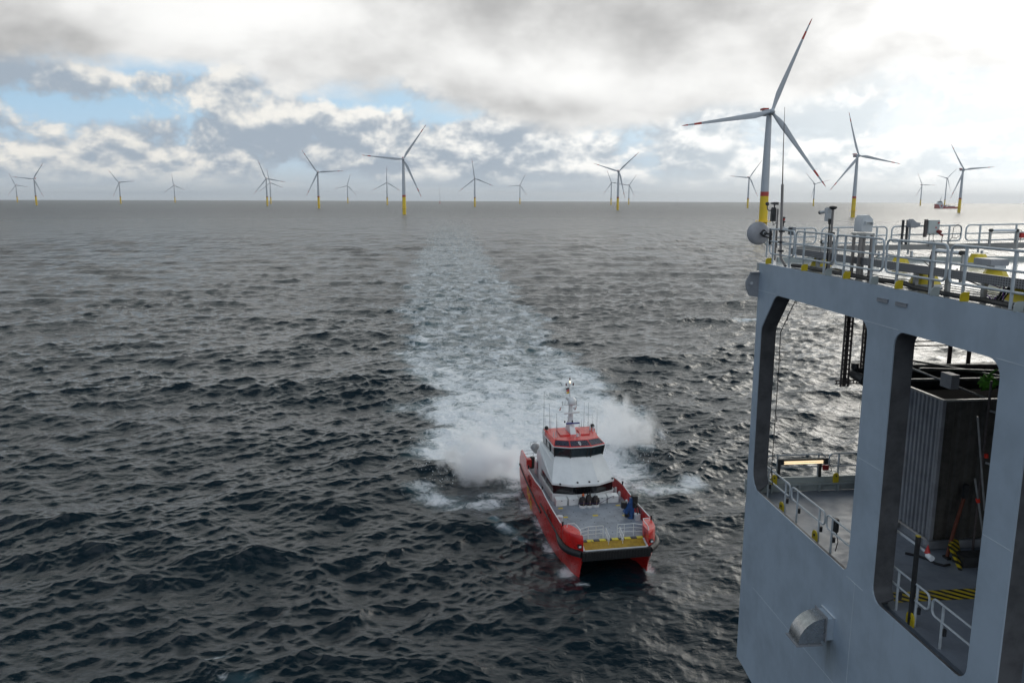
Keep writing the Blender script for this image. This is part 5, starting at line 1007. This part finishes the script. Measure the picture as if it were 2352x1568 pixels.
def build_boat_cargo():
    for y0, y1, lb in ((-2.87, -1.82, 'white lidded locker at the starboard end of the row before the boat cabin'), (-1.68, -.80, 'white lidded locker left of the black bags on the boat deck'), (1.0, 1.85, 'white lidded locker right behind the black bags on the boat deck'), (1.98, 2.98, 'white lidded locker at the port end of the row, with a violet rope')):
        t, o = bthing('storage_locker', lb, 'locker', 13.0, (y0 + y1) / 2, 2.8, 'white lockers on the boat deck')
        MB().span((12.72, y0, 2.82), (13.36, y1, 3.38)).build('body', B_WHT, t, o, bevel=.02)
        MB().hexa([(12.66, y0 - .02, 3.40), (13.40, y0 - .02, 3.39), (13.40, y1 + .02, 3.39), (12.66, y1 + .02, 3.40), (12.68, y0, 3.52), (13.39, y0, 3.46), (13.39, y1, 3.46), (12.68, y1, 3.52)]).build('lid', LGREY if False else B_WHT, t, o)
        MB().box((13.375, (y0 + y1) / 2, 3.33), (.03, .10, .05)).build('latch', BLACK, t, o)
    for y, lb in ((-.52, 'black lashed gear bag in a white ring, left of three'), (.06, 'black lashed gear bag in a white ring, middle of three'), (.68, 'black lashed gear bag in a white ring, right of three')):
        t, o = bthing('gear_bag', lb, 'bag', 13.8, y, 2.8, 'black gear bags in white rings')
        MB().lathe([(.33, 2.8), (.34, 2.84), (.34, 2.97), (.31, 3.0)], (13.82, y, 0), 18).build('ring_base', B_WHT, t, o)
        bm = bmesh.new(); bmesh.ops.create_icosphere(bm, subdivisions=3, radius=1)
        for v in bm.verts:
            q = v.co.normalized(); k = 1 + .12 * math.sin(7 * q.x + y * 9) * math.sin(6 * q.y + 2) + .07 * math.sin(15 * q.z + 5 * q.x + y); v.co = Vector((q.x * .33 * k, q.y * .34 * k, .42 + q.z * (.46 + .14 * (abs(y) < .3)) * k))
        me = bpy.data.meshes.new('bag'); bm.to_mesh(me); bm.free(); me.materials.append(mat('black_bag_fabric', (.018, .014, .015), .7, var=.3, vscale=6)); me.shade_smooth(); g = bpy.data.objects.new('bag', me); COL.objects.link(g); g.parent = t; g.location = (.0, 0, .10)
        MB().tube([(14.16, y - .02, 3.0), (14.2, y, 3.25), (14.12, y + .03, 3.5)], .02, 5).build('strap', mat('pale_strap', (.45, .30, .22), .6), t, o)
    t, o = bthing('hose_coil', 'upright dark hose nozzles standing behind the black gear bags', 'hose', 13.4, .25, 2.8)
    MB().tube([(13.35, .2, 2.85), (13.38, .24, 3.6), (13.45, .3, 4.15)], [.12, .1, .03], 8).build('nozzle', BLACK, t, o); MB().tube([(13.3, .05, 2.85), (13.36, .05, 3.9)], [.1, .05], 8).build('nozzle', BLACK, t, o)
    t, o = bthing('orange_buoy', 'small orange float on top of the left black gear bag', 'buoy', 13.5, -.4, 3.75)
    MB().sphere((13.5, -.4, 3.80), (.13, .13, .11), 14, 10).build('float', ORANGE, t, o); MB().cyl((13.5, -.4, 3.9), (13.5, -.4, 3.97), .03, n=6).build('eye', ORANGE, t, o)
    t, o = bthing('lashing_rope', 'violet rope lashed from the black gear bags to the port locker', 'rope', 14, .8, 3.2)
    MB().tube([(14.1, -1.0, 3.32), (14.2, -.5, 3.3), (14.22, .05, 3.26), (14.2, .65, 3.22), (14.05, 1.1, 3.2), (13.6, 1.8, 3.3), (13.42, 2.3, 3.45), (13.41, 2.55, 3.5)], .022, 6).build('rope', mat('dark_violet_rope', (.05, .025, .09), .7), t, o)
build_boat_cargo()

# ------------------------------------------------------------------ spray thrown up at the stern, and the sea air
def spray_mat(name, dens, rag):
    m = bpy.data.materials.new(name); m.use_nodes = True; t = NT(m.node_tree); t.n.remove(t.n['Principled BSDF'])
    out = t.n['Material Output']; v = t.n.new('ShaderNodeVolumePrincipled'); t.l.new(v.outputs[0], out.inputs['Volume'])
    o = t.obj(); r = t.vm('LENGTH', o); x, y, z = t.sep(o)
    n = t.noise(t.vm('MULTIPLY', o, (1.0, 1.0, .8)), 2.8, 7.0, .62, .4)
    d = t.m('ADD', t.m('SUBTRACT', .62, t.m('MULTIPLY', r, .78)), t.m('MULTIPLY', t.m('SUBTRACT', n, .5), rag))
    d = t.m('SUBTRACT', d, t.m('MULTIPLY', t.m('MAXIMUM', z, 0.0), .12))
    d = t.m('MULTIPLY', t.m('MULTIPLY', t.sm(d, 0.04, .55), t.sm(r, 1.0, .82)), dens)
    t.l.new(d, v.inputs['Density']); v.inputs['Color'].default_value = (.985, .99, 1, 1); v.inputs['Anisotropy'].default_value = .5
    return m
def build_spray():
    thick = spray_mat('spray_plume', 1.9, 2.6); thin = spray_mat('spray_mist', .42, 3.0)
    for lb, c, sc_, m in (('thick white spray plume thrown up at the near stern corner', (-3.2, 83.0, 1.6), (5.6, 3.2, 4.9), thick), ('thin spray mist drifting behind the boat on its port side', (13.4, 94.5, 1.6), (5.6, 9.5, 5.6), thin), ('low spray mist right behind the boat stern', (5.0, 87.5, .8), (8.0, 5.0, 2.4), thin)):
        me = bpy.data.meshes.new('spray'); bm = bmesh.new(); bmesh.ops.create_icosphere(bm, subdivisions=3, radius=1.0); bm.to_mesh(me); bm.free(); me.materials.append(m)
        ob = bpy.data.objects.new('spray', me); COL.objects.link(ob); ob.location = c; ob.scale = sc_; tag(ob, lb, 'spray', None, 'stuff')
build_spray()
def build_droplets():
    for lb, c, sp, n in (('white spray droplets flying round the stern plume', (-3.6, 83.0, 1.8), (3.4, 2.0, 2.0), 900), ('white spray droplets over the foam on the port side', (13.0, 92.5, 1.6), (3.0, 4.5, 1.7), 700)):
        m = MB()
        for _ in range(n):
            p = [c[k] + float(RNG.normal(0, sp[k])) * .8 for k in range(3)]
            if p[2] < .1: p[2] = .1 + abs(p[2]) * .3
            r = float(RNG.uniform(.012, .05)) * (1.5 if RNG.random() < .12 else 1); a = float(RNG.uniform(0, 6))
            v = [(p[0] + r * math.cos(a + q) * k, p[1] + r * math.sin(a + q) * k, p[2] + z * r) for q, k, z in ((0, 1, -.3), (2.1, 1, -.3), (4.2, 1, -.3), (0, 0, 1.2))]
            m.add(v, [(0, 2, 1), (0, 1, 3), (1, 2, 3), (2, 0, 3)])
        tag(m.build('spray_droplets', mat('spray_water', (.92, .94, .95), .5, var=.02), smooth=0), lb, 'spray', None, 'stuff')
build_droplets()
def build_haze():
    m = bpy.data.materials.new('sea_air'); m.use_nodes = True; t = NT(m.node_tree); t.n.remove(t.n['Principled BSDF'])
    v = t.n.new('ShaderNodeVolumePrincipled'); t.l.new(v.outputs[0], t.n['Material Output'].inputs['Volume'])
    v.inputs['Density'].default_value = 3.6e-5; v.inputs['Color'].default_value = (.93, .96, 1, 1); v.inputs['Anisotropy'].default_value = .35
    hz = MB().span((-27000, -27000, -130), (27000, 27000, 215)).build('haze', m, smooth=0); tag(hz, kind='stuff')
build_haze()
